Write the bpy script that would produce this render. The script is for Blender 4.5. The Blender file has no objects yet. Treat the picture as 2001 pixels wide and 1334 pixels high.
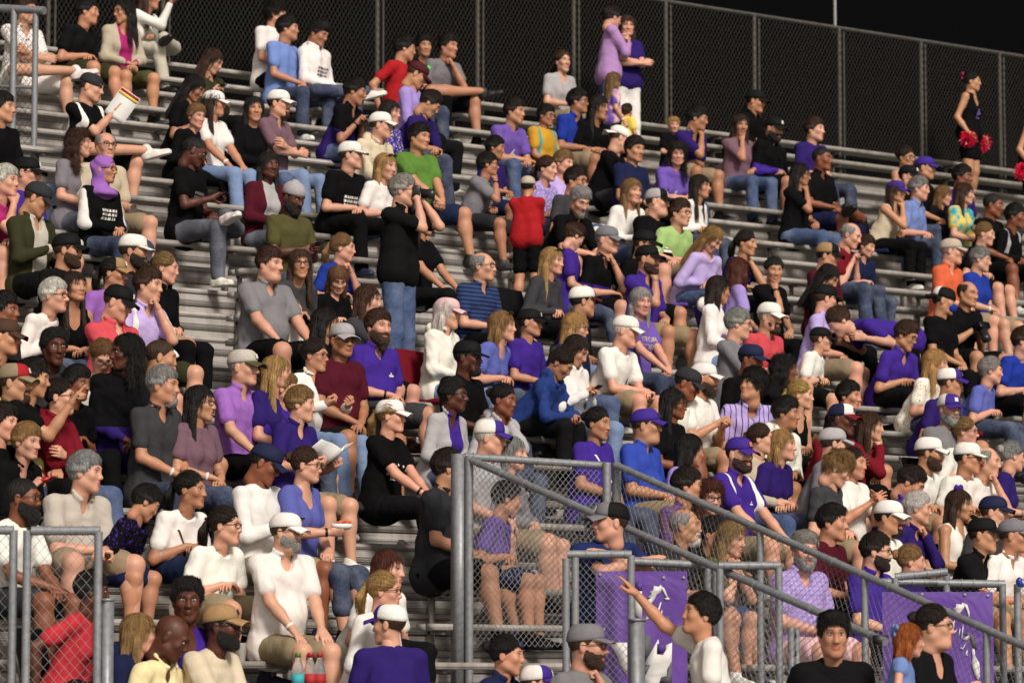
import bpy, math, random
import numpy as np
from mathutils import Vector, Matrix
from concurrent.futures import ThreadPoolExecutor

# ------------------------------------------------------------ camera, world, light, exposure
SC = bpy.context.scene
COL = SC.collection
FPX, IW, IH = 7000.0, 2001.0, 1334.0        # focal length and photo size in photo pixels
OBL = math.radians(38.0)                    # the stand is seen obliquely
CAMZ, HOR = 1.2, 1350.0                     # camera height, horizon line (photo pixels from the top)
FWD = np.array([math.sin(OBL), math.cos(OBL), 0.0])
RGT = np.array([math.cos(OBL), -math.sin(OBL), 0.0])
UP = np.array([0.0, 0.0, 1.0])
PITCH = math.atan((HOR - IH/2)/FPX)
cam = bpy.data.cameras.new('camera'); camo = bpy.data.objects.new('camera', cam); COL.objects.link(camo)
cam.sensor_width = 36.0; cam.lens = 36.0*FPX/IW
cam.clip_start = 0.5; cam.clip_end = 4000.0
camo.location = (0, 0, CAMZ)
camo.rotation_euler = (math.pi/2 + PITCH, 0, -OBL)
cam.dof.use_dof = True; cam.dof.focus_distance = 27.0; cam.dof.aperture_fstop = 3.6
SC.camera = camo

w = bpy.data.worlds.new('World'); SC.world = w; w.use_nodes = True
nt = w.node_tree; nt.nodes.clear()
wo = nt.nodes.new('ShaderNodeOutputWorld'); bg = nt.nodes.new('ShaderNodeBackground')
sky = nt.nodes.new('ShaderNodeTexSky'); sky.sky_type = 'NISHITA'; sky.sun_disc = False
SUN_ELEV, SUN_AZ = math.radians(36), math.radians(27.0)      # floodlight bank: height, and turn to the camera's right
sky.sun_elevation = math.radians(-2.0); sky.sun_rotation = math.pi - OBL
# the lit field and its glow fill the half of the sky in front of the stand; behind it the night is black
geo = nt.nodes.new('ShaderNodeTexCoord'); sep = nt.nodes.new('ShaderNodeVectorMath'); sep.operation = 'DOT_PRODUCT'
sep.inputs[1].default_value = tuple(-FWD*0.85 + RGT*0.25 + UP*0.25)
mr = nt.nodes.new('ShaderNodeMapRange'); mr.inputs['From Min'].default_value = 0.0; mr.inputs['From Max'].default_value = 0.9
mr.inputs['To Min'].default_value = 0.0; mr.inputs['To Max'].default_value = 1.0
glow = nt.nodes.new('ShaderNodeMix'); glow.data_type = 'RGBA'
glow.inputs['A'].default_value = (0.0035, 0.0032, 0.0034, 1); glow.inputs['B'].default_value = (0.95, 0.86, 0.80, 1)
addn = nt.nodes.new('ShaderNodeMix'); addn.data_type = 'RGBA'; addn.blend_type = 'ADD'; addn.inputs['Factor'].default_value = 0.004
nt.links.new(geo.outputs['Generated'], sep.inputs[0]); nt.links.new(sep.outputs['Value'], mr.inputs['Value'])
nt.links.new(mr.outputs['Result'], glow.inputs['Factor']); nt.links.new(glow.outputs['Result'], addn.inputs['A'])
nt.links.new(sky.outputs['Color'], addn.inputs['B']); nt.links.new(addn.outputs['Result'], bg.inputs['Color'])
bg.inputs['Strength'].default_value = 1.1
nt.links.new(bg.outputs['Background'], wo.inputs['Surface'])

sun = bpy.data.lights.new('floodlight', 'SUN'); suno = bpy.data.objects.new('floodlight', sun); COL.objects.link(suno)
sun.energy = 3.4; sun.angle = math.radians(12.0); sun.color = (1.0, 0.92, 0.83)
tosun = (-FWD*math.cos(SUN_AZ) + RGT*math.sin(SUN_AZ))*math.cos(SUN_ELEV) + UP*math.sin(SUN_ELEV)
suno.rotation_euler = Vector(tosun).to_track_quat('Z', 'Y').to_euler()
SC.view_settings.view_transform = 'Standard'; SC.view_settings.look = 'None'
SC.view_settings.exposure = 0.0; SC.view_settings.gamma = 1.0
SC.cycles.use_denoising = True
SC.cycles.max_bounces = 5; SC.cycles.diffuse_bounces = 3; SC.cycles.transparent_max_bounces = 6

def at(px, py, F):                          # photo pixel at a depth along the camera's level heading -> world point
    return FWD*F + RGT*((px-1000.5)/FPX*F) + UP*(CAMZ + (HOR-py)/FPX*F)
def at_y(px, Y):                            # depth at which the pixel column px meets the vertical plane y = Y
    return Y/(FWD[1] + (px-1000.5)/FPX*RGT[1])

# ------------------------------------------------------------ small helpers
def srgb(h):
    v = [int(h[i:i+2], 16)/255 for i in (0, 2, 4)]
    return tuple((c/12.92 if c <= 0.04045 else ((c+0.055)/1.055)**2.4) for c in v) + (1.0,)
def tag(o, label=None, cat=None, group=None, kind=None):
    if label: o['label'] = label
    if cat: o['category'] = cat
    if group: o['group'] = group
    if kind: o['kind'] = kind
    return o
def empty(name, loc=(0, 0, 0)):
    o = bpy.data.objects.new(name, None); o.location = loc; COL.objects.link(o); return o
def mesh(name, V, F, smooth=True):
    me = bpy.data.meshes.new(name); V = np.asarray(V, np.float32)
    me.vertices.add(len(V)); me.vertices.foreach_set('co', V.ravel())
    if isinstance(F, np.ndarray):
        n, k = F.shape; ls = np.arange(0, n*k, k, dtype=np.int32); li = F.astype(np.int32).ravel()
    else:
        ls, li = [], []
        for f in F: ls.append(len(li)); li.extend(f)
        ls = np.array(ls, np.int32); li = np.array(li, np.int32); n = len(F)
    me.loops.add(len(li)); me.loops.foreach_set('vertex_index', li)
    me.polygons.add(n); me.polygons.foreach_set('loop_start', ls)
    if smooth: me.polygons.foreach_set('use_smooth', np.ones(n, bool))
    me.update(calc_edges=True)
    return me
def link(name, me, mat=None, parent=None, color=None, loc=None):
    o = bpy.data.objects.new(name, me); COL.objects.link(o)
    if mat is not None and len(me.materials) == 0: me.materials.append(mat)
    if parent is not None: o.parent = parent
    if color is not None: o.color = color
    if loc is not None: o.location = loc
    return o
class MB:                                   # collects boxes and tubes for one mesh object
    def __init__(s): s.V = []; s.F = []
    def add(s, V, F):
        n = len(s.V); s.V.extend([tuple(v) for v in V]); s.F.extend([[i+n for i in f] for f in F])
    def box(s, lo, hi):
        x0, y0, z0 = lo; x1, y1, z1 = hi
        s.add([(x0,y0,z0),(x1,y0,z0),(x1,y1,z0),(x0,y1,z0),(x0,y0,z1),(x1,y0,z1),(x1,y1,z1),(x0,y1,z1)],
              [(0,3,2,1),(4,5,6,7),(0,1,5,4),(1,2,6,5),(2,3,7,6),(3,0,4,7)])
    def obox(s, c, ax, ay, az):             # oriented box: centre and three half-axis vectors
        c, ax, ay, az = map(np.asarray, (c, ax, ay, az))
        s.add([c+i*ax+j*ay+k*az for k in (-1,1) for j in (-1,1) for i in (-1,1)],
              [(0,2,3,1),(4,5,7,6),(0,1,5,4),(1,3,7,5),(3,2,6,7),(2,0,4,6)])
    def tube(s, pts, r, n=10, cap=True, up=None):
        pts = [np.asarray(p, float) for p in pts]; V = []; F = []
        rr = r if isinstance(r, (list, tuple)) else [r]*len(pts)
        for i, p in enumerate(pts):
            d = pts[min(i+1, len(pts)-1)] - pts[max(i-1, 0)]; d = d/(np.linalg.norm(d)+1e-9)
            a = np.array([0, 0, 1.0]) if abs(d[2]) < 0.9 else np.array([1.0, 0, 0])
            u = np.cross(d, a); u /= np.linalg.norm(u); v = np.cross(d, u)
            for k in range(n):
                t = 2*math.pi*k/n; V.append(p + rr[i]*(math.cos(t)*u + math.sin(t)*v))
        for i in range(len(pts)-1):
            for k in range(n):
                a = i*n+k; b = i*n+(k+1) % n; F.append((a, b, b+n, a+n))
        if cap: F.append(tuple(range(n-1, -1, -1))); F.append(tuple(range((len(pts)-1)*n, len(pts)*n)))
        s.add(V, F)
    def build(s, name, mat, parent=None, smooth=False, color=None, loc=None):
        return link(name, mesh(name, s.V, s.F, smooth), mat, parent, color, loc)

# ------------------------------------------------------------ materials
class N:                                    # terse node building
    def __init__(s, name):
        s.m = bpy.data.materials.new(name); s.m.use_nodes = True; s.t = s.m.node_tree; s.t.nodes.clear()
        s.out = s.t.nodes.new('ShaderNodeOutputMaterial'); s.b = s.t.nodes.new('ShaderNodeBsdfPrincipled')
        s.t.links.new(s.b.outputs[0], s.out.inputs[0])
    def n(s, typ, _o=0, **kw):
        nd = s.t.nodes.new('ShaderNode'+typ)
        for k, v in kw.items():
            if k.startswith('i_'): s.set(nd, k[2:].replace('_', ' '), v)
            elif k == 'ins':
                for i, x in enumerate(v):
                    if x is not None: s.set(nd, i, x)
            else: setattr(nd, k, v)
        return nd
    def set(s, nd, key, v):
        sock = nd.inputs[key]
        if hasattr(v, 'outputs'): v = v.outputs[0]
        if hasattr(v, 'is_output'): s.t.links.new(v, sock)
        else: sock.default_value = v
    def math(s, op, a, b=0.0, c=None, clamp=False):
        return s.n('Math', operation=op, use_clamp=clamp, ins=[a, b] + ([c] if c is not None else []))
    def mix(s, f, a, b, blend='MIX'):
        nd = s.n('Mix', data_type='RGBA', blend_type=blend)
        s.set(nd, 0, f); s.set(nd, 6, a); s.set(nd, 7, b); return nd.outputs[2]
    def ramp(s, f, lo, hi, a=0.0, b=1.0):
        return s.n('MapRange', ins=[f, lo, hi, a, b])
    def p(s, **kw):
        for k, v in kw.items(): s.set(s.b, k.replace('_', ' '), v)
        return s
    def bump(s, h, strength, dist):
        s.set(s.b, 'Normal', s.n('Bump', i_Strength=strength, i_Distance=dist, i_Height=h)); return s
def objcol(m): return m.n('ObjectInfo').outputs['Color']
def coord(m, k='Object'): return m.n('TexCoord').outputs[k]
def noise(m, scale, detail=3.0, rough=0.55, vec=None, k='Fac'):
    return m.n('TexNoise', i_Scale=scale, i_Detail=detail, i_Roughness=rough, i_Vector=vec if vec is not None else coord(m)).outputs[k]

M = {}
def cloth(name, build):
    m = N(name); c = build(m)
    big = noise(m, 9.0, 4.0); fine = noise(m, 260.0, 2.0)
    var = m.ramp(big, 0.25, 0.75, 0.94, 1.04)
    col = m.mix(1.0, c, m.n('CombineColor', ins=[var, var, var]), 'MULTIPLY')
    m.p(Base_Color=col, Roughness=0.9, Specular_IOR_Level=0.12)
    mp = m.n('Mapping', i_Vector=coord(m), i_Scale=(1.0, 1.0, 0.7))
    fold = m.n('TexNoise', i_Scale=6.0, i_Detail=0.6, i_Distortion=1.6, i_Vector=mp).outputs['Fac']
    ridge = m.math('ABSOLUTE', m.math('SUBTRACT', fold, 0.5))
    h = m.math('ADD', m.math('MULTIPLY', m.math('POWER', ridge, 0.6), 1.1), m.math('MULTIPLY', fine, 0.04))
    m.bump(h, 0.22, 0.03)
    M[name] = m.m
def tc(m): return m.n('Attribute', attribute_name='tc').outputs['Vector']
def col2(m): return m.n('Attribute', attribute_type='OBJECT', attribute_name='color2').outputs['Color']
def sepx(m, v): return m.n('SeparateXYZ', ins=[v])
cloth('cloth', objcol)
def _stripe(m):
    z = sepx(m, tc(m)).outputs['Z']
    s = m.math('GREATER_THAN', m.math('FRACT', m.math('MULTIPLY', z, 30.0)), 0.62)
    return m.mix(s, objcol(m), col2(m))
cloth('cloth_stripe', _stripe)
def _plaid(m):
    v = sepx(m, tc(m)); nz = noise(m, 30, 2)
    a = m.math('GREATER_THAN', m.math('FRACT', m.math('MULTIPLY', v.outputs['Z'], 34.0)), 0.6)
    b = m.math('GREATER_THAN', m.math('FRACT', m.math('MULTIPLY', v.outputs['X'], 34.0)), 0.6)
    return m.mix(m.math('MULTIPLY', m.math('ADD', a, b), m.ramp(nz, 0.3, 0.7, 0.2, 0.55)), objcol(m), col2(m))
cloth('cloth_plaid', _plaid)
def _vstripe(m):
    v = sepx(m, tc(m))
    b = m.math('GREATER_THAN', m.math('FRACT', m.math('MULTIPLY', v.outputs['X'], 22.0)), 0.84)
    return m.mix(b, objcol(m), col2(m))
cloth('cloth_vstripe', _vstripe)
def _tie(m):
    nz = noise(m, 7.0, 2.0); a = m.ramp(nz, 0.42, 0.58)
    return m.mix(a, objcol(m), col2(m))
cloth('cloth_tiedye', _tie)
def _speck(m):
    nz = noise(m, 60.0, 2.0); a = m.math('GREATER_THAN', nz, 0.60)
    return m.mix(a, objcol(m), col2(m))
cloth('cloth_speck', _speck)
def _lower(m):                              # lower third in the second colour
    z = sepx(m, tc(m)).outputs['Z']
    return m.mix(m.math('LESS_THAN', z, 0.24), objcol(m), col2(m))
cloth('cloth_lower', _lower)
def _should(m):                             # shoulder yokes in the second colour
    v = sepx(m, tc(m)); ax = m.math('ABSOLUTE', v.outputs['X'])
    a = m.math('MULTIPLY', m.math('GREATER_THAN', ax, 0.125), m.math('LESS_THAN', ax, 0.165))
    a = m.math('MULTIPLY', a, m.math('GREATER_THAN', v.outputs['Z'], 0.24))
    return m.mix(a, objcol(m), col2(m))
cloth('cloth_shoulder', _should)
def _front(m):                              # open jacket: a centre strip in the second colour
    v = sepx(m, tc(m)); ax = m.math('ABSOLUTE', v.outputs['X'])
    a = m.math('MULTIPLY', m.math('LESS_THAN', ax, 0.075), m.math('GREATER_THAN', v.outputs['Y'], 0.03))
    return m.mix(a, objcol(m), col2(m))
cloth('cloth_open', _front)
def _denim(m):
    nz = noise(m, 140.0, 2.0); wear = m.ramp(noise(m, 5.0, 3.0), 0.45, 0.75, 0.0, 0.22)
    c = m.mix(m.ramp(nz, 0.3, 0.7, 0.0, 0.14), objcol(m), (0.45, 0.50, 0.58, 1))
    return m.mix(wear, c, (0.42, 0.48, 0.58, 1))
cloth('denim', _denim)

m = N('skin'); nz = noise(m, 22.0, 4.0); nz2 = noise(m, 5.0, 2.0)
c = m.mix(m.ramp(nz, 0.35, 0.7, 0.0, 0.24), objcol(m), m.mix(0.5, objcol(m), (0.42, 0.10, 0.07, 1)))
v_ = m.ramp(nz2, 0.3, 0.7, 0.9, 1.08)
m.p(Base_Color=m.mix(1.0, c, m.n('CombineColor', ins=[v_, v_, v_]), 'MULTIPLY'), Roughness=m.ramp(nz, 0.3, 0.7, 0.44, 0.60), Specular_IOR_Level=0.42)
m.bump(noise(m, 160.0, 3.0), 0.15, 0.003); M['skin'] = m.m
m = N('lip'); m.p(Base_Color=m.mix(1.0, objcol(m), (0.82, 0.50, 0.50, 1), 'MULTIPLY'), Roughness=0.45); M['lip'] = m.m
m = N('eye_white'); m.p(Base_Color=(0.46, 0.43, 0.40, 1), Roughness=0.25); M['eye'] = m.m
m = N('iris'); m.p(Base_Color=(0.02, 0.014, 0.01, 1), Roughness=0.15); M['iris'] = m.m
m = N('brow'); m.p(Base_Color=m.mix(0.60, objcol(m), (0.018, 0.011, 0.008, 1)), Roughness=0.7); M['brow'] = m.m
m = N('hair'); v = m.n('Mapping', i_Vector=coord(m), i_Scale=(60.0, 60.0, 7.0)); nz = noise(m, 1.6, 4.0, 0.7, v)
f = m.ramp(nz, 0.3, 0.72, 0.55, 1.5)
m.p(Base_Color=m.mix(1.0, objcol(m), m.n('CombineColor', ins=[f, f, f]), 'MULTIPLY'), Roughness=0.5, Specular_IOR_Level=0.4)
m.bump(nz, 1.0, 0.016); M['hair'] = m.m
m = N('curly_hair'); nz = noise(m, 95.0, 4.0, 0.7); f = m.ramp(nz, 0.3, 0.72, 0.5, 1.5)
m.p(Base_Color=m.mix(1.0, objcol(m), m.n('CombineColor', ins=[f, f, f]), 'MULTIPLY'), Roughness=0.5); m.bump(nz, 1.0, 0.02); M['curl'] = m.m
m = N('cap_cloth'); nz = noise(m, 30.0, 3.0); f = m.ramp(nz, 0.25, 0.75, 0.88, 1.06)
m.p(Base_Color=m.mix(1.0, objcol(m), m.n('CombineColor', ins=[f, f, f]), 'MULTIPLY'), Roughness=0.8, Specular_IOR_Level=0.25)
m.bump(noise(m, 300.0, 2.0), 0.3, 0.002); M['cap'] = m.m
m = N('plastic'); m.p(Base_Color=objcol(m), Roughness=0.3); M['plastic'] = m.m
m = N('shoe_leather'); nz = noise(m, 24.0, 3.0); f = m.ramp(nz, 0.3, 0.7, 0.8, 1.05)
m.p(Base_Color=m.mix(1.0, objcol(m), m.n('CombineColor', ins=[f, f, f]), 'MULTIPLY'), Roughness=0.6); M['shoe'] = m.m
m = N('ink'); nz = noise(m, 70.0, 2.0); m.p(Base_Color=m.mix(m.ramp(nz, 0.4, 0.75, 0.0, 0.35), objcol(m), (0.2, 0.2, 0.2, 1)), Roughness=0.8); M['ink'] = m.m
m = N('paper'); m.p(Base_Color=objcol(m), Roughness=0.7); M['paper'] = m.m
m = N('phone_glow'); m.p(Base_Color=(0.02, 0.02, 0.02, 1), Emission_Color=(0.55, 0.75, 1.0, 1), Emission_Strength=1.2); M['screen'] = m.m
m = N('glow_stick'); m.p(Base_Color=(0.02, 0.4, 0.05, 1), Emission_Color=(0.02, 0.9, 0.08, 1), Emission_Strength=0.9); M['glow'] = m.m
m = N('clear_plastic'); m.p(Base_Color=(0.85, 0.92, 0.95, 1), Roughness=0.1, Transmission_Weight=0.85, IOR=1.33); M['clear'] = m.m

# aluminium planks: warm grey with stains, grooves running along the plank
def alu(name, base, stain, metal):
    m = N(name); co = coord(m)
    v = m.n('Mapping', i_Vector=co, i_Scale=(2.2, 5.0, 0.35)); st = noise(m, 2.2, 5.0, 0.65, v)
    v2 = m.n('Mapping', i_Vector=co, i_Scale=(3.0, 3.0, 9.0)); st2 = noise(m, 2.0, 4.0, 0.6, v2)
    c = m.mix(m.ramp(st, 0.47, 0.70), base, stain)
    f = m.ramp(st2, 0.3, 0.7, 0.88, 1.08)
    c = m.mix(1.0, c, m.n('CombineColor', ins=[f, f, f]), 'MULTIPLY')
    m.p(Base_Color=c, Metallic=metal, Roughness=m.ramp(st2, 0.3, 0.7, 0.42, 0.62))
    rz = sepx(m, co).outputs['Z']
    gr = m.math('SINE', m.math('MULTIPLY', rz, 2*math.pi/0.019))
    m.bump(m.math('ADD', m.math('MULTIPLY', gr, 0.5), m.math('MULTIPLY', noise(m, 40.0), 0.3)), 0.30, 0.004)
    M[name] = m.m
alu('alu_plank', (0.36, 0.335, 0.305, 1), (0.20, 0.175, 0.15, 1), 0.05)
alu('alu_riser', (0.33, 0.305, 0.28, 1), (0.19, 0.165, 0.145, 1), 0.0)
m = N('galvanised'); nz = noise(m, 30.0, 4.0); nz2 = noise(m, 3.0, 3.0)
m.p(Base_Color=m.mix(m.ramp(nz, 0.3, 0.7), (0.20, 0.21, 0.225, 1), (0.30, 0.31, 0.325, 1)), Metallic=0.35,
    Roughness=m.ramp(nz2, 0.3, 0.7, 0.38, 0.6)); M['galv'] = m.m
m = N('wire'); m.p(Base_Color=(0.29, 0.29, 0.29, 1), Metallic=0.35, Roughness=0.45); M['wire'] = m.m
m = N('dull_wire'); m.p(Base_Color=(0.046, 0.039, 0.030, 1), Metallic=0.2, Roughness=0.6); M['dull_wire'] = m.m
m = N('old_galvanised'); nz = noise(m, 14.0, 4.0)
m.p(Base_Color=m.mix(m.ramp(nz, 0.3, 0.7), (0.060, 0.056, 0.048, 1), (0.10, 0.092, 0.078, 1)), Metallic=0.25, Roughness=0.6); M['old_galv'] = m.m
m = N('dark_steel'); m.p(Base_Color=(0.05, 0.05, 0.052, 1), Metallic=0.4, Roughness=0.5); M['steel'] = m.m
m = N('concrete'); nz = noise(m, 0.9, 6.0); m.p(Base_Color=m.mix(m.ramp(nz, 0.3, 0.7), (0.16, 0.15, 0.14, 1), (0.27, 0.26, 0.245, 1)), Roughness=0.9)
m.bump(noise(m, 60.0, 4.0), 0.3, 0.01); M['concrete'] = m.m
m = N('turf'); nz = noise(m, 2.5, 6.0); m.p(Base_Color=m.mix(m.ramp(nz, 0.3, 0.7), (0.03, 0.07, 0.015, 1), (0.06, 0.12, 0.03, 1)), Roughness=0.9); M['turf'] = m.m
m = N('banner_vinyl'); nz = noise(m, 2.0, 3.0); fo = m.n('TexNoise', i_Scale=4.0, i_Detail=2.0, i_Distortion=0.8, i_Vector=coord(m)).outputs['Fac']
m.p(Base_Color=m.mix(m.ramp(nz, 0.3, 0.7), (0.105, 0.042, 0.27, 1), (0.15, 0.065, 0.35, 1)), Roughness=0.42); m.bump(fo, 0.35, 0.05); M['vinyl'] = m.m
def _sleeve(m):                             # t-shirt over long sleeves: the second colour on the body
    v = sepx(m, tc(m)); ax = m.math('ABSOLUTE', v.outputs['X'])
    return m.mix(m.math('LESS_THAN', ax, 0.20), objcol(m), col2(m))
cloth('cloth_sleeve', _sleeve)
# ------------------------------------------------------------ implicit surfaces
A = lambda *v: np.array(v, np.float32)
def nrm(v): return v/(np.linalg.norm(v)+1e-9)
def cone(a, b, ra, rb=None):
    a = np.asarray(a, np.float32); b = np.asarray(b, np.float32); rb = ra if rb is None else rb
    ba = b-a; L = float(ba@ba)+1e-9
    def f(X, Y, Z):
        x = X-a[0]; y = Y-a[1]; z = Z-a[2]
        t = np.clip((x*ba[0]+y*ba[1]+z*ba[2])/L, 0, 1)
        x = x-t*ba[0]; y = y-t*ba[1]; z = z-t*ba[2]
        return np.sqrt(x*x+y*y+z*z)-(ra+(rb-ra)*t)
    r = max(ra, rb)
    return f, np.minimum(a, b)-r, np.maximum(a, b)+r
def ell(c, r, R=None):
    c = np.asarray(c, np.float32); r = np.asarray(r, np.float32)
    def f(X, Y, Z):
        x = X-c[0]; y = Y-c[1]; z = Z-c[2]
        if R is not None:
            x, y, z = (R[0, 0]*x+R[1, 0]*y+R[2, 0]*z, R[0, 1]*x+R[1, 1]*y+R[2, 1]*z, R[0, 2]*x+R[1, 2]*y+R[2, 2]*z)
        u = x/r[0]; v = y/r[1]; w_ = z/r[2]
        k0 = np.sqrt(u*u+v*v+w_*w_); k1 = np.sqrt((u/r[0])**2+(v/r[1])**2+(w_/r[2])**2)+1e-6
        return k0*(k0-1)/k1
    q = float(r.max()) if R is not None else r
    return f, c-q, c+q
def smin(a, b, k):
    if k <= 0: return np.minimum(a, b)
    h = np.maximum(k-np.abs(a-b), 0)/k
    return np.minimum(a, b)-h*h*k*0.25
def ev(ops, P):                             # value of a shape at points
    X, Y, Z = P[:, 0], P[:, 1], P[:, 2]; v = np.full(len(P), 9.0, np.float32)
    for s, k, (f, lo, hi) in ops:
        d = f(X, Y, Z)
        v = smin(v, d, k) if s == '+' else -smin(-v, d, k) if s == '-' else np.maximum(v, d)
    return v
def surf(ops, h, disp=None):                # shape -> vertices and quads (surface nets)
    lo = np.min([o[2][1] for o in ops if o[0] == '+'], 0)-3*h; hi = np.max([o[2][2] for o in ops if o[0] == '+'], 0)+3*h
    n = np.ceil((hi-lo)/h).astype(int)+1
    ax = [lo[i]+h*np.arange(n[i], dtype=np.float32) for i in range(3)]
    v = np.full(n, 9.0, np.float32)
    for s, k, (f, l, u) in ops:
        m = k+3*h
        i0 = np.clip(np.floor((l-m-lo)/h).astype(int), 0, n); i1 = np.clip(np.ceil((u+m-lo)/h).astype(int)+1, 0, n)
        if (i1 <= i0).any(): continue
        sl = tuple(slice(a, b) for a, b in zip(i0, i1))
        d = f(ax[0][sl[0]][:, None, None], ax[1][sl[1]][None, :, None], ax[2][sl[2]][None, None, :]); w_ = v[sl]
        v[sl] = smin(w_, d, k) if s == '+' else -smin(-w_, d, k) if s == '-' else np.maximum(w_, d)
    if disp is not None:
        I = np.argwhere(np.abs(v) < 0.035); P = (lo+h*I).astype(np.float32)
        v[I[:, 0], I[:, 1], I[:, 2]] += disp(P)
    ins = v < 0
    s8 = np.zeros(n-1, np.int8)
    for a in (0, 1):
        for b in (0, 1):
            for c in (0, 1): s8 += ins[a:n[0]-1+a, b:n[1]-1+b, c:n[2]-1+c]
    act = (s8 > 0) & (s8 < 8); I = np.argwhere(act); idx = np.full(n-1, -1, np.int32); idx[act] = np.arange(len(I))
    off = [(a, b, c) for a in (0, 1) for b in (0, 1) for c in (0, 1)]
    cv = [v[I[:, 0]+o[0], I[:, 1]+o[1], I[:, 2]+o[2]] for o in off]
    acc = np.zeros((len(I), 3), np.float32); cnt = np.zeros(len(I), np.float32)
    for p in range(8):
        for q in range(p+1, 8):
            d = [off[q][t]-off[p][t] for t in range(3)]
            if sum(map(abs, d)) != 1: continue
            a, b = cv[p], cv[q]; mk = (a < 0) != (b < 0); t = np.where(mk, a/np.where(mk, a-b, 1), 0)
            for e in range(3): acc[:, e] += mk*(off[p][e]+t*d[e])
            cnt += mk
    V = lo+h*(I+acc/cnt[:, None])
    F = []
    for e in range(3):
        a_ = [slice(None)]*3; b_ = [slice(None)]*3; a_[e] = slice(0, -1); b_[e] = slice(1, None)
        A_ = ins[tuple(a_)]; B_ = ins[tuple(b_)]; J = np.argwhere(A_ != B_)
        o1, o2 = [(1, 2), (2, 0), (0, 1)][e]
        J = J[(J[:, o1] > 0) & (J[:, o2] > 0)]
        fl = A_[J[:, 0], J[:, 1], J[:, 2]]
        def g(d1, d2):
            K = J.copy(); K[:, o1] -= d1; K[:, o2] -= d2; return idx[K[:, 0], K[:, 1], K[:, 2]]
        q = np.stack([g(1, 1), g(0, 1), g(0, 0), g(1, 0)], 1)
        q[~fl] = q[~fl][:, ::-1]; F.append(q)
    F = np.concatenate(F); F = F[(F >= 0).all(1)]
    return V.astype(np.float32), F
def wav(P, seed, f, amp):                   # cheap folding noise
    r = np.random.RandomState(seed); o = 0
    for i in range(3):
        a = r.normal(size=3); a *= f*(0.7+0.5*i)/np.linalg.norm(a); b = r.normal(size=3); b *= f*0.45/np.linalg.norm(b)
        o = o+np.sin(P@a.astype(np.float32)+1.8*np.sin(P@b.astype(np.float32)+r.rand()*6)+r.rand()*6)/(1+0.5*i)
    return (amp*o*0.6).astype(np.float32)

def crease(P, seed, f, amp):                # sharp-valleyed folds
    r = np.random.RandomState(seed); o = 0
    for i in range(2):
        a = r.normal(size=3); a *= f*(.8+.6*i)/np.linalg.norm(a); b = r.normal(size=3); b *= f*.35/np.linalg.norm(b); c = r.normal(size=3); c *= f*.3/np.linalg.norm(c)
        m = .5+.5*np.sin(P@c.astype(np.float32)+r.rand()*6)
        o = o+m*m*(1-np.sqrt(np.abs(np.sin(P@a.astype(np.float32)+1.6*np.sin(P@b.astype(np.float32)+r.rand()*6))))*1.25)/(1+.6*i)
    return (amp*o).astype(np.float32)

# ------------------------------------------------------------ head, hand, hair, hat, shoe and glasses shapes
# head frame: origin between the ears, face towards -y, up z (metres, adult man)
def head_ops(kind):
    j = dict(man=1.0, woman=0.86, kid=0.80, heavy=1.14, old=0.97)[kind]; nz = dict(man=1.0, woman=0.75, kid=0.45, heavy=1.05, old=1.15)[kind]
    o = [('+', 0, ell((0, .016, .036), (.075, .096, .083))), ('+', .04, ell((0, -.026, -.025), (.060*(.93+.07*j), .066, .086))),
         ('+', .035, cone((0, -.016, -.062), (0, -.066*(.9+.1*j), -.097), .050*(.5+.5*j), .019*j))]
    for s in (-1, 1): o.append(('+', .03, cone((s*.050*(.5+.5*j), .004, -.055), (s*.016, -.066, -.098), .019*j, .015*j)))
    for s in (-1, 1): o.append(('+', .025, ell((s*.038, -.060, -.018), (.022, .020, .020))))
    b = .0045 if kind in ('man', 'heavy', 'old') else .001
    o += [('+', .02, cone((-.036, -.079, .031), (0, -.086, .029), .008+b*.4, .007+b)), ('+', .02, cone((.036, -.079, .031), (0, -.086, .029), .008+b*.4, .007+b))]
    for s in (-1, 1): o.append(('-', .016, ell((s*.032, -.103, .010), (.019, .020, .0115))))
    o += [('+', .016, cone((0, -.088, .018), (0, -.0955-.0075*nz, -.024), .0085, .0110)), ('+', .012, ell((0, -.094-.0065*nz, -.028), (.0165, .014, .0112)))]
    for s in (-1, 1): o.append(('+', .008, ell((s*.0125, -.094, -.031), (.0085, .012, .0085))))
    o += [('+', .012, ell((0, -.087, -.056), (.022, .011, .0075))), ('+', .010, ell((0, -.085, -.069), (.021, .013, .0085))),
          ('-', .004, ell((0, -.101, -.0622), (.019, .013, .0020)))]
    for s in (-1, 1):
        o += [('+', .006, ell((s*.077, .014, -.004), (.009, .019, .032))), ('-', .006, ell((s*.089, .010, .002), (.007, .010, .016)))]
    nr = dict(man=.056, woman=.046, kid=.044, heavy=.061, old=.054)[kind]
    o.append(('+', .035, cone((0, .022, -.05), (0, .036, -.125), nr, nr)))
    if kind == 'heavy': o.append(('+', .035, ell((0, -.036, -.106), (.052, .046, .030))))
    return o, b
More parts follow.
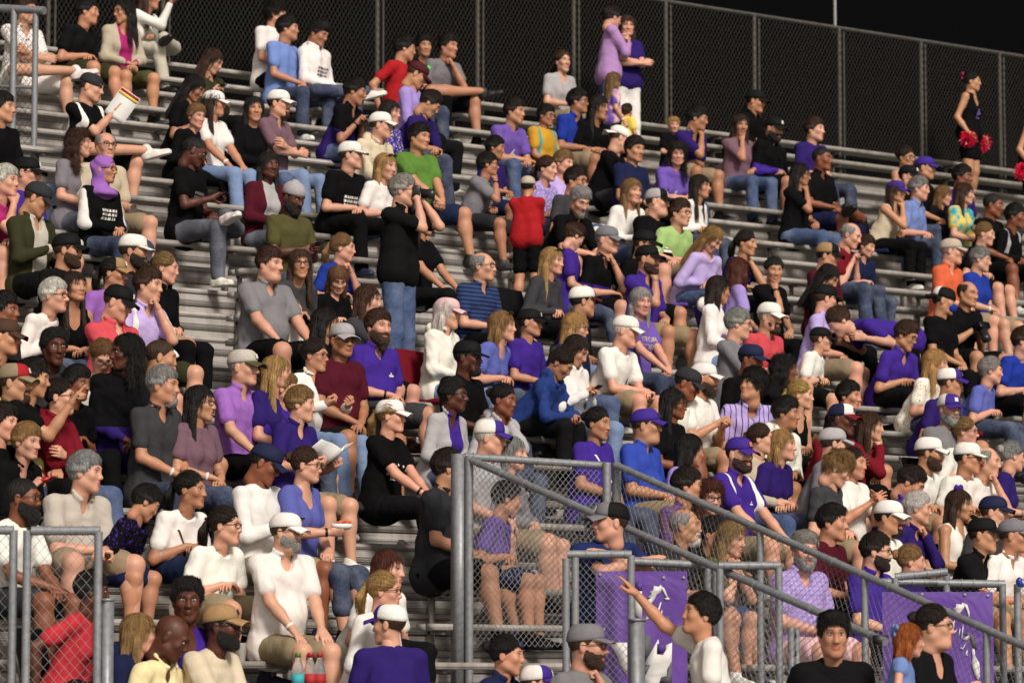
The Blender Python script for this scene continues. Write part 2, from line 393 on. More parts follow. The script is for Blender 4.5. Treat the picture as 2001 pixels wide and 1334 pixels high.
def head_shape(kind):
    o, b = head_ops(kind)
    V, F = surf(o, .0064)
    mi = np.zeros(len(F), np.int32); c = V[F].mean(1)
    mi[(np.abs(c[:, 0]) < .023) & (c[:, 1] < -.088) & (c[:, 2] < -.050) & (c[:, 2] > -.076)] = 4
    Vs, Fs, Ms = [V], [F], [mi]; nv = len(V)
    def isl(o2, h, mt):
        nonlocal nv
        v, f = surf(o2, h); Vs.append(v); Fs.append(f+nv); Ms.append(np.full(len(f), mt)); nv += len(v)
    for s in (-1, 1):
        isl([('+', 0, ell((s*.032, -.0800, .010), (.0140, .0065, .0070)))], .004, 1)
        isl([('+', 0, ell((s*.031, -.0855, .0105), (.0062, .0026, .0062)))], .0026, 2)
        isl([('+', 0, cone((s*.045, -.0775, .017), (s*.020, -.0855, .0185), .0030))], .0028, 2)   # lash line
        t = .0042 if b > .003 else .0032
        isl([('+', .003, cone((s*.050, -.0765, .030), (s*.036, -.089, .0375), t*.7, t)), ('+', .003, cone((s*.036, -.089, .0375), (s*.014, -.096, .033), t, t))], .0034, 3)
    return np.concatenate(Vs), np.concatenate(Fs), np.concatenate(Ms)
HEADS = {k: head_shape(k) for k in ('man', 'woman', 'kid', 'heavy', 'old')}

def hand_shape(c1, c2, spread, th, point=False):   # right hand: fingers +x, palm -z, thumb +y, wrist at the origin
    o = [('+', 0, cone((-.012, 0, 0), (.02, 0, 0), .024, .022))]
    ys = (.030, .010, -.010, -.028); ln = (.070, .080, .074, .058)
    for i, y in enumerate(ys):
        k = A(.090-.006*abs(i-1), y, .004-.003*abs(i-1.3)); o.append(('+', .014, cone((.012, y*.55, 0), k, .015, .0115)))
        a1, a2 = (c1, c2) if not (point and i == 0) else (.05, .1)
        p = k; an = 0; sp = spread*(y/.03)
        for q, (fr, r0, r1) in enumerate(((.46, .0098, .0088), (.30, .0088, .0080), (.24, .0080, .0066))):
            an += a1+.06*i if q == 0 else a2
            d = A(math.cos(an)*math.cos(sp), math.cos(an)*math.sin(sp), -math.sin(an)); e = p+d*ln[i]*fr
            o.append(('+', .004, cone(p, e, r0, r1))); p = e
    q = A(.050, .043+.012*th, -.012-.016*(1-th)); o += [('+', .014, cone((.014, .016, -.004), q, .0165, .0118))]
    q2 = q+A(.030, .008*th-.004, -.010*(1-th)); o.append(('+', .006, cone(q, q2, .0112, .0098))); o.append(('+', .004, cone(q2, q2+A(.022, -.006, -.006), .0098, .0074)))
    return surf(o, .0054)
HANDS = dict(relax=hand_shape(.45, .45, .06, .5), flat=hand_shape(.12, .12, .14, .8), grip=hand_shape(1.0, .75, .02, .35),
             fist=hand_shape(1.35, 1.25, 0, .2), point=hand_shape(1.35, 1.3, 0, .2, True), open=hand_shape(.10, .18, .22, 1.0))

def fn(f, lo, hi): return (f, A(*lo), A(*hi))
def shell(base, z_of_y, t, top, ys, zs):    # a layer over the skull that thins out towards the hairline
    f0, lo, hi = base
    def f(X, Y, Z):
        zl = np.interp(Y, ys, zs).astype(np.float32)+(Y < -.02)*(.010*np.clip((np.abs(X)-.028)/.03, 0, 1)*np.clip((-.045-Y)/.02, 0, 1)+.0045*np.sin(X*260)+.003*np.sin(X*610+1)); u = np.clip((Z-zl)/.030, -.6, 1); u = np.where(u > 0, u*u*(3-2*u), u*.9)
        return f0(X, Y, Z)-t*u*(1+top*np.clip((Z-.06)/.06, 0, 1)*np.clip((.10-Y)/.08, 0, 1))
    return f, lo-.05, hi+.05
def hair_shape(kind):
    kx = kind
    t = dict(buzz=.0045, short=.015, fringe=.008, long=.014, pony=.008, bun=.008, curly=.022, bob=.015, afro=.018, dreads=.018, wavy=.016, quiff=.013, bangs=.014, fluffy=.018)[kx]
    top = dict(short=1.0, quiff=1.3, fluffy=1.1, afro=.5, curly=.4, wavy=.3).get(kx, .15)
    ys = [-.14, -.095, -.078, -.056, -.036, -.014, .006, .030, .075, .14]
    men = [.085, .066, .060, .046, .014, -.022, -.016, -.046, -.068, -.075]
    fem = [.085, .070, .062, .044, .016, -.010, -.030, -.066, -.080, -.08]
    z = men if kx in ('buzz', 'short', 'quiff', 'afro', 'fluffy') else fem
    if kx == 'fringe': z = [.5, .5, .5, .45, .06, -.01, -.012, -.040, -.062, -.07]
    if kx in ('bangs', 'fluffy'): z = [.034, .034, .033, .026, .004, -.024, -.02, -.05, -.072, -.08]
    o = [('+', 0, shell(ell((0, .016, .036), (.0755, .0965, .0835)), None, t, top, ys, z))]
    if kx == 'fringe': o.append(('-', .012, ell((0, .004, .125), (.068, .090, .088))))
    if kx == 'quiff': o.append(('+', .025, ell((0, -.050, .108), (.048, .040, .024))))
    def drape(len_, r, w_, back=True):
        for s in (-1, 1):
            o.append(('+', .018, cone((s*.070, .012, .045), (s*.078, .022, -.05), r*.75, r*.85)))
            o.append(('+', .02, cone((s*.078, .022, -.05), (s*w_, .035 if len_ < .2 else .0, -len_), r*.85, r*.55)))
            o.append(('+', .02, cone((s*.045, .075, .0), (s*.055, .090, -len_), r*1.25, r*.8)))
        o.append(('+', .02, cone((0, .088, .0), (0, .100, -len_*1.02), r*1.2, r*.8)))
    if kx in ('long', 'wavy', 'curly', 'dreads', 'bangs'): drape(dict(long=.30, wavy=.24, curly=.23, dreads=.20, bangs=.27)[kx], .030 if kx != 'curly' else .040, .085 if kx != 'curly' else .105)
    if kx == 'bob': drape(.105, .027, .072)
    if kx == 'pony': o += [('+', .01, ell((0, .112, .040), (.020, .02, .02))), ('+', .012, cone((0, .120, .040), (0, .155, -.04), .022, .030)), ('+', .02, cone((0, .155, -.04), (0, .135, -.19), .029, .010))]
    if kx == 'bun': o += [('+', .008, ell((0, .118, .055), (.042, .036, .042)))]
    def d(P):
        ph = np.arctan2(P[:, 0], P[:, 1]-.02); a = dict(long=.0034, pony=.0022, bob=.003, bangs=.003, wavy=.004, bun=.002, dreads=.008, curly=.006, afro=.003, short=.0025, quiff=.003, fringe=.002, buzz=.0005, fluffy=.004)[kx]
        if kx == 'fluffy': return wav(P, 3, 110, .005)+wav(P, 5, 52, .011)+wav(P, 9, 200, .002)
        if kx in ('curly', 'afro'): return wav(P, 3, 130, a*1.3)+wav(P, 5, 60, a*1.6)
        if kx in ('short', 'quiff'): return wav(P*np.array([1, .45, 1], np.float32), 3, 150, .003)+wav(P, 5, 55, .003)
        fr = 34 if kx != 'dreads' else 26
        return (a*np.sin(ph*fr+np.sin(P[:, 2]*(28 if kx == 'wavy' else 11)+ph*3)*1.6)+(wav(P, 4, 45, .003) if kx != 'buzz' else 0)).astype(np.float32)
    V, F = surf(o, .0065, d)
    return mesh('hair', *strands(kx, V, F))
def strands(kind, V, F, seed=1):             # thin ribbons of hair lying over the shell
    R_ = np.random.RandomState(seed); N_ = dict(buzz=2600, fringe=2200).get(kind, 4200)
    q = V[F[R_.randint(0, len(F), N_)]]; w_ = R_.dirichlet((1, 1, 1, 1), N_).astype(np.float32); P = (q*w_[..., None]).sum(1)
    L = dict(buzz=.008, short=.024, quiff=.028, fringe=.018, fluffy=.032, curly=.045, afro=.014, dreads=.05).get(kind, .065)*(.6+.8*R_.rand(N_))
    if kind in ('short', 'quiff'): L = L*np.clip(.45+(P[:, 2]-.02)/.08, .35, 1.15)
    lift = dict(buzz=.5, short=.34, quiff=.36, fluffy=.6, curly=.5, afro=.8, dreads=.3, fringe=.25).get(kind, .10)
    wd = dict(buzz=.0011, afro=.0016).get(kind, .0019)
    def nor(p): c = np.stack([0*p[:, 0], .02+.06*np.clip(-p[:, 2]/.2, 0, 1), np.minimum(p[:, 2], .036)], 1); n = p-c; return n/(np.linalg.norm(n, axis=1)[:, None]+1e-6)
    rnd = R_.normal(size=(N_, 3)).astype(np.float32)
    def flow(p):
        n = nor(p)
        if kind in ('short', 'quiff', 'buzz', 'fringe', 'fluffy'):
            d = p-np.array([.01, .055, .13]); fr = (p[:, 1] < -.01) & (p[:, 2] > .07); d[fr] += np.array([.05, -.05, .02])
        elif kind in ('curly', 'afro', 'dreads'):
            d = rnd*.5+np.array([0, .0, -.9 if kind != 'afro' else 0])
        elif kind in ('pony', 'bun'):
            tie = np.array([0, .118, .045 if kind == 'pony' else .055]); d = tie-p
            tail = (p[:, 1] > .115) & (p[:, 2] < .035) if kind == 'pony' else np.zeros(len(p), bool); d[tail] = np.array([0, .0, -1])
        else:
            d = np.stack([p[:, 0]*.9+np.sign(p[:, 0])*.03, .10-0*p[:, 0], -.55*np.ones(len(p))-4*np.clip(.03-p[:, 2], 0, .2)], 1)
        d = d-n*(d*n).sum(1)[:, None]; d = d/(np.linalg.norm(d, axis=1)[:, None]+1e-6)
        return d, n
    pts = [P-nor(P)*.002]; S = 4
    for s_ in range(S):
        d, n = flow(pts[-1]); j = rnd*(.16 if kind not in ('curly', 'afro', 'fluffy', 'wavy') else .45)*(1 if s_ % 2 == 0 else -.7)
        pts.append(pts[-1]+(d+n*lift*(1-s_*.35)+j)*(L/S)[:, None])
    d0, n0 = flow(P); sd = np.cross(d0, n0+rnd*.35); sd /= (np.linalg.norm(sd, axis=1)[:, None]+1e-6)
    VV = []
    for s_, p in enumerate(pts): VV += [p+sd*wd*(1-s_/S*.75), p-sd*wd*(1-s_/S*.75)]
    VV = np.stack(VV, 1).reshape(-1, 3); b = (np.arange(N_)*2*(S+1))[:, None]
    FF = np.concatenate([b+np.array([2*k, 2*k+1, 2*k+3, 2*k+2]) for k in range(S)])
    return np.concatenate([V, VV]).astype(np.float32), np.concatenate([F, FF+len(V)])
HAIR = {}
def hair_mesh(k):
    if k not in HAIR:
        HAIR[k] = hair_shape(k); HAIR[k].materials.append(M['curl' if k in ('curly', 'afro', 'fluffy', 'dreads') else 'hair'])
    return HAIR[k]
def beard_shape(kind):
    g = kind == 'goatee'; base = head_ops('man')[0][1:6]; t = .0065 if not g else .009
    los, his = np.min([b[2][1] for b in base], 0), np.max([b[2][2] for b in base], 0)
    def f(X, Y, Z):
        v = 9.0
        for s_, k_, (ff, _, _) in base: d_ = ff(X, Y, Z); v = d_ if isinstance(v, float) else smin(v, d_, k_)
        u = np.minimum((-.040+np.clip((Y+.060)*.62, 0, .075)-Z)/.018, (.012-Y)/.016)
        if g: u = np.minimum(u, (.031-np.abs(X))/.008)
        m_ = 1-np.clip(1.25-np.sqrt((X/.027)**2+((Z+.0625)/.013)**2), 0, .25)*4*(Y < -.06)      # round the mouth
        u = np.clip(np.minimum(u, m_*2-1), -.6, 1); u = np.where(u > 0, u*u*(3-2*u), u)
        return v-t*u-.0045*(u > 0)
    o = [('+', 0, (f, los-.02, his+.02)), ('+', .006, cone((-.028, -.084, -.056), (0, -.0985, -.046), .005, .007)), ('+', .006, cone((.028, -.084, -.056), (0, -.0985, -.046), .005, .007))]
    if kind == 'long': o.append(('+', .025, cone((0, -.060, -.105), (0, -.062, -.150), .044, .030)))
    V, F = surf(o, .0058, lambda P: wav(P, 2, 150, .0022)); return mesh('beard', *strands('buzz', V, F, 5))
BEARD = {}
def beard_mesh(k):
    if k not in BEARD: BEARD[k] = beard_shape(k); BEARD[k].materials.append(M['curl'])
    return BEARD[k]

CZ, CRX, CRY, CRZ = .040, .090, .110, .092   # cap crown
def crown(a0, a1, flat=0.0, nz=11, n=36):
    V, F = [], []
    for i in range(nz+1):
        e = (i/nz)*math.pi/2
        for k in range(n+1):
            a = a0+(a1-a0)*k/n; fr = max(0, -math.cos(a))
            rr = math.cos(e)**(0.62 if flat else 0.78); zz = math.sin(e)**(0.9)
            x = math.sin(a)*CRX*rr; y = .014+math.cos(a)*CRY*rr
            z = CZ+CRZ*zz*(1+.10*fr*math.cos(e)) - .012*math.cos(a)*(1-zz)
            sm = .0012*math.cos(a*6)
            V.append((x*(1+sm), y*(1+sm), z))
    for i in range(nz):
        for k in range(n): p = i*(n+1)+k; F.append((p, p+n+1, p+n+2, p+1))
    # inner lip
    b = len(V)
    for k in range(n+1):
        a = a0+(a1-a0)*k/n; V.append((math.sin(a)*CRX*.93, .014+math.cos(a)*CRY*.93, CZ-.006-.012*math.cos(a)))
    for k in range(n): F.append((k, k+1, b+k+1, b+k))
    return V, F
def brim_mesh(flat):
    V, F = [], []; n, m = 18, 6; cv = .004 if flat else .022
    for t in (0, 1):
        for i in range(m+1):
            for k in range(n+1):
                a = (k/n-.5)*2*1.02; u = i/m
                x0 = math.sin(a)*CRX*.995; y0 = .014-math.cos(a)*CRY*.995
                x1 = math.sin(a*1.02)*.086; y1 = .014-CRY-.072*math.cos(a*.85)**.7+.01
                x = x0+(x1-x0)*u; y = y0+(y1-y0)*u
                z = CZ+.012*math.cos(a)-.002 - cv*(abs(a)/1.02)**2*(.3+.7*u) - .018*u - t*.0045
                V.append((x, y, z))
    q = (n+1)*(m+1)
    for i in range(m):
        for k in range(n):
            p = i*(n+1)+k; F.append((p, p+1, p+n+2, p+n+1)); F.append((q+p, q+p+n+1, q+p+n+2, q+p+1))
    for k in range(n): p = m*(n+1)+k; F.append((p, p+1, q+p+1, q+p))
    for i in range(m):
        for e in (0, n): p = i*(n+1)+e; F.append((p, q+p, q+p+n+1, p+n+1))
    return mesh('brim', V, F)
CAPM = {}
def cap_meshes():
    f = math.radians(58)
    CAPM['whole'] = mesh('cap', *crown(-math.pi, math.pi)); CAPM['wholeflat'] = mesh('cap', *crown(-math.pi, math.pi, 1))
    CAPM['front'] = mesh('cap', *crown(math.pi-f, math.pi+f, 1, n=18)); CAPM['back'] = mesh('back_panel', *crown(-math.pi+f, math.pi-f, 1, n=26))
    CAPM['brim'] = brim_mesh(False); CAPM['brimflat'] = brim_mesh(True)
    b = MB(); V = []; n = 10
    for i in range(3):
        for k in range(n+1):
            a = (k/n-.5)*.62; z = CZ+.030+i*.016; s_ = 1.02-.05*i
            V.append((math.sin(a)*CRX*s_*.985, .014-math.cos(a)*CRY*s_*1.0-.006, z))
    F = [(i*(n+1)+k, i*(n+1)+k+1, (i+1)*(n+1)+k+1, (i+1)*(n+1)+k) for i in range(2) for k in range(2, n-2)]
    CAPM['emblem'] = mesh('emblem', V, F)
    o = [('+', 0, ell((0, .016, .055), (.088, .108, .088))), ('&', 0, fn(lambda X, Y, Z: (.030-.10*(Y-.02))-Z+0*X, (-.2,)*3, (.2,)*3)), ('+', .01, ell((0, .03, .135), (.03, .03, .02)))]
    V, F = surf(o, .008, lambda P: (.0022*np.sin(np.arctan2(P[:, 0], P[:, 1])*40)).astype(np.float32)); CAPM['beanie'] = mesh('beanie', V, F)
    o = [('+', 0, ell((0, .020, .030), (.092, .112, .100))), ('+', .03, cone((0, .035, -.06), (0, .045, -.20), .078, .085)), ('+', .04, ell((0, .0, -.20), (.13, .11, .05))),
         ('-', .012, ell((0, -.110, -.012), (.056, .085, .085)))]
    V, F = surf(o, .008, lambda P: wav(P, 8, 55, .005)); CAPM['hijab'] = mesh('headscarf', V, F)
    for k, v in CAPM.items(): v.materials.append(M['ink' if k == 'emblem' else 'cloth' if k == 'hijab' else 'cap'])
cap_meshes()
def glasses_mesh():
    b = MB()
    for s in (-1, 1):
        pts = []
        for k in range(13):
            a = 2*math.pi*k/12; cx, cz = math.cos(a), math.sin(a)
            x = s*.033+.024*np.sign(cx)*abs(cx)**.7; z = .008+.0165*np.sign(cz)*abs(cz)**.7
            pts.append((x, -.104+.012*(abs(x)/.05)**2, z))
        b.tube(pts, .0026, 6, False)
        b.tube([(s*.057, -.092, .014), (s*.080, -.03, .012), (s*.083, .02, .008)], .0024, 6)
    b.tube([(-.010, -.105, .013), (0, -.107, .015), (.010, -.105, .013)], .0026, 6)
    return mesh('glasses', b.V, b.F)
GLM = glasses_mesh(); GLM.materials.append(M['plastic'])
def shades_mesh():
    o = []
    for s in (-1, 1): o += [('+', 0, ell((s*.034, -.075, .112), (.030, .010, .019), np.array([[1, 0, 0], [0, .6, -.8], [0, .8, .6]])))]
    o += [('+', .004, cone((-.06, -.060, .105), (-.083, .01, .07), .004)), ('+', .004, cone((.06, -.060, .105), (.083, .01, .07), .004)), ('+', .003, cone((-.02, -.079, .116), (.02, -.079, .116), .004))]
    return mesh('sunglasses', *surf(o, .0045))
SGM = shades_mesh(); SGM.materials.append(M['plastic'])
def shoe_mesh():                            # toe towards -y, ankle at the origin, sole at z=-.08
    o = [('+', 0, cone((0, .035, -.045), (0, -.055, -.050), .042, .040)), ('+', .03, cone((0, -.055, -.055), (0, -.165, -.062), .042, .032)), ('+', .03, cone((0, .02, -.03), (0, .012, .012), .042, .046))]
    o.append(('&', 0, fn(lambda X, Y, Z: -.080-Z+0*X+0*Y, (-.2, -.3, -.2), (.2, .2, .2))))
    o.append(('+', .002, fn(lambda X, Y, Z: np.maximum(np.sqrt((X/1.0)**2+np.clip(np.abs(Y+.062)-.075, 0, 9)**2)-.046, np.abs(Z+.072)-.010), (-.05, -.19, -.083), (.05, .07, -.06))))
    return mesh('shoe', *surf(o, .009))
SHOE = shoe_mesh(); SHOE.materials.append(M['shoe'])
# ------------------------------------------------------------ the stand: rows
Y0, Z0, RUN, RISE = 19.65, 0.93, 0.55, 0.28       # front edge and level of footboard 0; every row is RUN back and RISE up
KMIN, KMAX = -3, 24
SEATH = 0.47
def row_y(k): return Y0+RUN*k
def row_z(k): return Z0+RISE*k

SKIN = dict(f='cc987f', p='d6a48c', t='b88566', o='a67457', b='7d4a31', d='4d2b1c', k='321a12')
HUE = dict(k='09090b', kk='101012', dkblue='22366f', ink='1f2c58', mlav='a582b4', brick='b9303a', w='e4e0d9', cream='cdbfa4', white='e8e4dd', grey='77757a', lgrey='a5a2a4', dgrey='3b3a3e', char='2a2a2e', navy='1a2040', blue='3046a0', royal='1f3590',
           sky='6f86bd', peri='5a60a8', purple='3d2684', dpurple='2c1d60', lav='9a86c8', plav='b5a3d6', mauve='6f5561', orchid='9462b0', red='a31f24', coral='c44a52', maroon='4a1320', dred='6d1420',
           orange='d0623f', green='567a35', lime='9dbd78', olive='4d4a2c', dolive='33331f', khaki='8d7d64', tan='9c7d57', beige='b8ab98', brown='4a3325', yellow='e3c65a', butter='e8d9a6', gold='c2932d',
           magenta='a32a6a', pink='e0b3b5', teal='35a0a8', jean='31456e', ljean='6d83a8', djean='1c2744', gjean='44464e', lpurple='6c52a6', stone='b9b2a6', rose='c98d8f',
           blond='b08a52', dblond='8a6a40', brn='3d2617', dbrn='23160f', blk='120d0b', gry='8f8b88', wht='cfc9c0', aub='4d2114', ginger='a85a26', lbrn='6b4a2c')
ARMPOSE = {}
def ik(S, T, l1, l2, pole):
    v = T-S; L = float(np.linalg.norm(v)); mx = (l1+l2)*.985
    if L > mx: T = S+v/L*mx; v = T-S; L = mx
    L = max(L, abs(l1-l2)+.02)
    d = v/(np.linalg.norm(v)+1e-9); a = (l1*l1-l2*l2+L*L)/(2*L); hh = math.sqrt(max(l1*l1-a*a, 0))
    p = pole-d*float(pole@d); p = nrm(p)
    return S+d*a+p*hh, T
def cdir(a):                                # horizontal direction: 0 = towards the camera, 90 = photo right
    a = math.radians(a); return -FWD*math.cos(a)+RGT*math.sin(a)

def solve(d):
    """Choose the row and the posture that put the head where the photo has it."""
    sz = d['sz']; bf = cdir(d['by']); best = None
    L0 = .50*sz; NK = float(d['ex']['nk']) if 'nk' in d['ex'] else .140*sz
    if d.get('F'):                          # stands on the ground or the walkway at a given depth
        Hc = at(d['x'], d['y'], d['F']); d['Hc'] = Hc; d['foot'] = d.get('fz', 0.0); th = d.get('lean', .06); NK = float(d['ex'].get('nk', NK)); d['hip'] = Hc-bf*.05-UP*NK-(UP*math.cos(th)+bf*math.sin(th))*L0
        d['th'] = th; d['L'] = L0; d['k'] = -1; return
    ks = [d['row']] if 'row' in d else range(KMIN, KMAX+1)
    for k in ks:
        if d['stand']:
            Yh = row_y(k)+.20; F = at_y(d['x'], Yh); Hc = at(d['x'], d['y'], F)
            bend = 'bend' in d['ex']
            hh = Hc[2]-row_z(k); want = (1.02 if bend else 1.60)*sz; e = abs(hh-want)
            if best is None or e < best[0]:
                th = 1.35 if bend else .05
                best = (e, k, Hc, th, L0, row_z(k), Hc-(UP*math.cos(th)+bf*math.sin(th))*(NK+L0) if bend else Hc-bf*.05-UP*(NK+L0))
        else:
            zh = row_z(k)+SEATH+.085*sz+d.get('lift', 0); th = d.get('lean', .16); L = L0
            Yh = row_y(k)+.43
            for _ in range(4):
                yh = Yh+(L*math.sin(th)+.05*sz)*bf[1]; F = at_y(d['x'], yh); Hc = at(d['x'], d['y'], F)
                hh = (Hc[2]-zh-NK)
                c = hh/L0
                if c > math.cos(d.get('lmin', .08)): th = d.get('lmin', .08); L = hh/math.cos(th)
                elif 'lmax' in d: th = min(math.acos(max(c, .5)), d['lmax']); L = max(hh, .1)/math.cos(th)
                else: th = math.acos(min(max(math.sqrt(max(c, .1)), .90), math.cos(.08))); L = max(hh, .1)/math.cos(th)
            c = hh/L0; pref = math.cos(d.get('lean', .24))
            e = abs(c-pref)+(.4*max(0, c-1.08))+(.5*max(0, .72-c))
            if best is None or e < best[0]:
                best = (e, k, Hc, th, L, row_z(k), np.array([0, 0, 0.0]))
    e, k, Hc, th, L, fz, hip = best
    if not d['stand']:
        hip = Hc-UP*NK-bf*.05*sz-(UP*math.cos(th)+bf*math.sin(th))*L
    d.update(Hc=Hc, th=th, L=L, k=k, foot=fz, hip=hip, err=e)

def prep(d):
    solve(d)
    sz = d['sz']; g = d['g']; bf = cdir(d['by']).astype(np.float32)
    org = np.array([d['hip'][0], d['hip'][1], d['foot']]); d['org'] = org
    H = (d['hip']-org).astype(np.float32); Hc = (d['Hc']-org).astype(np.float32)
    r = np.cross(bf, UP).astype(np.float32); th = d['th']; U = UP.astype(np.float32)
    T = (U*math.cos(th)+bf*math.sin(th)).astype(np.float32); tf = (bf*math.cos(th)-U*math.sin(th)).astype(np.float32)
    C7 = H+T*d['L']
    fem = g in 'wg'; hv = d['hv']
    sw = (.148 if fem else .172)*sz*(1+.10*hv); Sc = C7-T*.055*sz
    S = {1: Sc+r*sw, -1: Sc-r*sw}
    hw = .088*sz
    Hj = {1: H+r*hw, -1: H-r*hw}
    K, An, fd = {}, {}, {}
    for s in (1, -1):
        if d['stand']:
            sd = d.get('stride', 0)*s
            K[s] = Hj[s]*A(1, 1, .0)+U*(H[2]*.52)+bf*(.03+sd)+r*s*.01; An[s] = Hj[s]*A(1, 1, 0)+U*.085*sz+r*s*.03+bf*(sd*.6-.02)
            fd[s] = nrm(bf+r*s*.25)
        else:
            sp = d.get('sp', .10)*(1+.5*hv)
            kz = max(.50*sz, .46) if sz > .95 else .52
            hr = nrm(bf+r*s*sp*2.2); dz = kz-Hj[s][2]; l = .445*sz
            K[s] = Hj[s]+hr*math.sqrt(max(l*l-dz*dz, .02))+U*dz
            if d.get('kup', 0) and s == d.get('kside', 1): K[s] = K[s]+U*d['kup']-hr*d['kup']*.5
            An[s] = K[s]+hr*d.get('tuck', .02)-U*(min(.405*sz, K[s][2]-.085*sz))
            fd[s] = nrm(hr*A(1, 1, 0)+r*s*.15)
    if d.get('xleg') and not d['stand']:     # this ankle rests on the other knee
        s = d['xleg']; An[s] = K[-s]+U*.10*sz-r*s*.05+bf*.10; K[s] = Hj[s]+nrm(bf+r*s*.75)*.40*sz+U*.06
        fd[s] = nrm(bf-r*s*.6+U*.3)
    # head frame
    hy, hp, hr_ = math.radians(d['hy']), math.radians(d['hp']), math.radians(d.get('hroll', 0))
    hf0 = cdir(d['hy']).astype(np.float32)
    hf = hf0*math.cos(hp)-U*math.sin(hp); hx = -np.cross(hf0, U); hz = np.cross(hx, -hf)
    if hr_: hx, hz = hx*math.cos(hr_)+hz*math.sin(hr_), hz*math.cos(hr_)-hx*math.sin(hr_)
    R = np.stack([hx, -hf, hz], 1).astype(np.float32)
    hs = (sz*.985 if sz > .95 else .985*sz**.62)*float(d['ex'].get('hs', 1))
    hs *= d.get('hs', 1.0)
    # arms
    l1, l2 = .285*sz, .245*sz
    W, E = {}, {}; hand = {1: 'relax', -1: 'relax'}; pose = d['arms']; hn = {}; cross = {}
    lapc = (K[1]+K[-1])*.5
    hd = H*A(1, 1, 0)*0
    for s in (1, -1):
        lap = H+bf*.25*sz+U*.14*sz+r*s*.055; pole = -U*.7+r*s*.6-bf*.35
        if d['stand']: lap = H+bf*.21*sz+U*.08+r*s*.10
        t = lap; n_ = U; p = pose
        two = p in ('chin2', 'cam', 'headup', 'clasp', 'crossed', 'phone', 'read', 'knees', 'down', 'lap', 'clap', 'rail', 'forward', 'hips', 'mouth2', 'elbows', 'chest')
        if not two:
            nm, side = p.rsplit('_', 1); ss = 1 if side == 'r' else -1
            if s != ss: nm = d.get('other', 'lap')
        else: nm = p
        hfw = cdir(d['hy'])*1.0
        if nm == 'knees': t = K[s]-bf*.07+U*.085*sz-r*s*.01; hand[s] = 'flat'
        elif nm == 'elbows': t = lapc+bf*.02+U*.10+r*s*.035; hand[s] = 'grip'; pole = -U*.9+r*s*.7
        elif nm == 'clasp': t = lapc-bf*.03+U*.085*sz+r*s*.03; hand[s] = 'grip'
        elif nm == 'crossed': t = C7-T*.27*sz+tf*(.205+.05*d['hv']+.02*(s > 0))*sz-r*s*.10*sz-U*.02*s; pole = -U*.8+r*s*.9+bf*.15; hand[s] = 'relax'; n_ = bf
        elif nm == 'chest': t = C7-T*.16*sz+tf*(.17+.03*(s > 0))*sz-r*s*.02; pole = -U*.8+r*s*.8; hand[s] = 'grip'; n_ = bf
        elif nm in ('chin', 'chin2', 'mouth', 'mouth2', 'cheek', 'phoneear'):
            t = Hc+hf*(.085 if nm[0] != 'c' or nm[1] != 'h' else .075)*hs-hz*(.205 if nm.startswith('chin') else .165)*hs+r*s*.012
            if nm == 'cheek': t = Hc+hf*.03+hz*-.17*hs+r*s*.06
            if nm == 'phoneear': t = Hc+hf*.03+hz*-.11*hs+r*s*.095
            pole = -U*.9+bf*.35+r*s*.25; hand[s] = 'fist' if nm != 'cheek' else 'relax'; n_ = hf*.9+r*s*.5
        elif nm == 'phone': t = H+bf*.27*sz+U*.27*sz+r*s*.05; hand[s] = 'grip'; n_ = -U*.2-bf+r*s*.6
        elif nm == 'hold': t = H+bf*.31*sz+U*.26*sz+r*s*.03; hand[s] = 'grip'; n_ = -U*.3-bf*.3+r*s*.8
        elif nm == 'read': t = H+bf*.30*sz+U*.26*sz+r*s*.14; hand[s] = 'grip'; n_ = -U+r*s*.6
        elif nm == 'up': t = S[s]+cdir(d.get('pa', 90)).astype(np.float32)*d.get('pr', .36)*sz+U*d.get('pz', .1); hand[s] = d.get('hand', 'point'); pole = -U
        elif nm == 'cam': t = Hc+hf*.155-hz*.075+r*s*.055; hand[s] = 'grip'; n_ = r*s*.8+hf*.4; pole = -U+r*s*.35
        elif nm == 'headup': t = Hc+hz*.05+hf*.08+r*s*.075; pole = r*s*.7+U*(.35 if s == 1 else -.6)-bf*.2; hand[s] = 'relax'; n_ = r*s
        elif nm == 'clap': t = C7-T*.16+tf*.27+r*s*.03; hand[s] = 'open'; n_ = r*s
        elif nm == 'down': t = S[s]*A(1, 1, 0)+U*(H[2]-.02*sz)+r*s*.07+bf*.06; pole = -bf+r*s*.3; hand[s] = 'relax'; n_ = r*s
        elif nm == 'hips': t = H+r*s*.19+U*.10; pole = r*s-bf*.4
        elif nm == 'rail': t = C7-U*(.085+.03*(s > 0))*sz+bf*.30-r*s*.10; pole = r*s-U*.35; hand[s] = 'flat'; n_ = U
        elif nm == 'forward': t = S[s]+bf*.34*sz-U*.16; hand[s] = 'grip'
        elif nm == 'side': t = H+r*s*.30+U*.02-bf*.06; hand[s] = 'flat'; pole = r*s-bf
        else: hand[s] = 'relax'
        E[s], W[s] = ik(S[s], np.asarray(t, np.float32), l1, l2, np.asarray(pole, np.float32)); hn[s] = n_
        d['_nm%d' % s] = nm
    d.update(H=H, Hl=Hc, T=T, tf=tf, r=r, bf=bf, C7=C7, S=S, Hj=Hj, K=K, An=An, fd=fd, R=R, hs=hs, W=W, E=E, hand=hand, hn=hn, fem=fem)

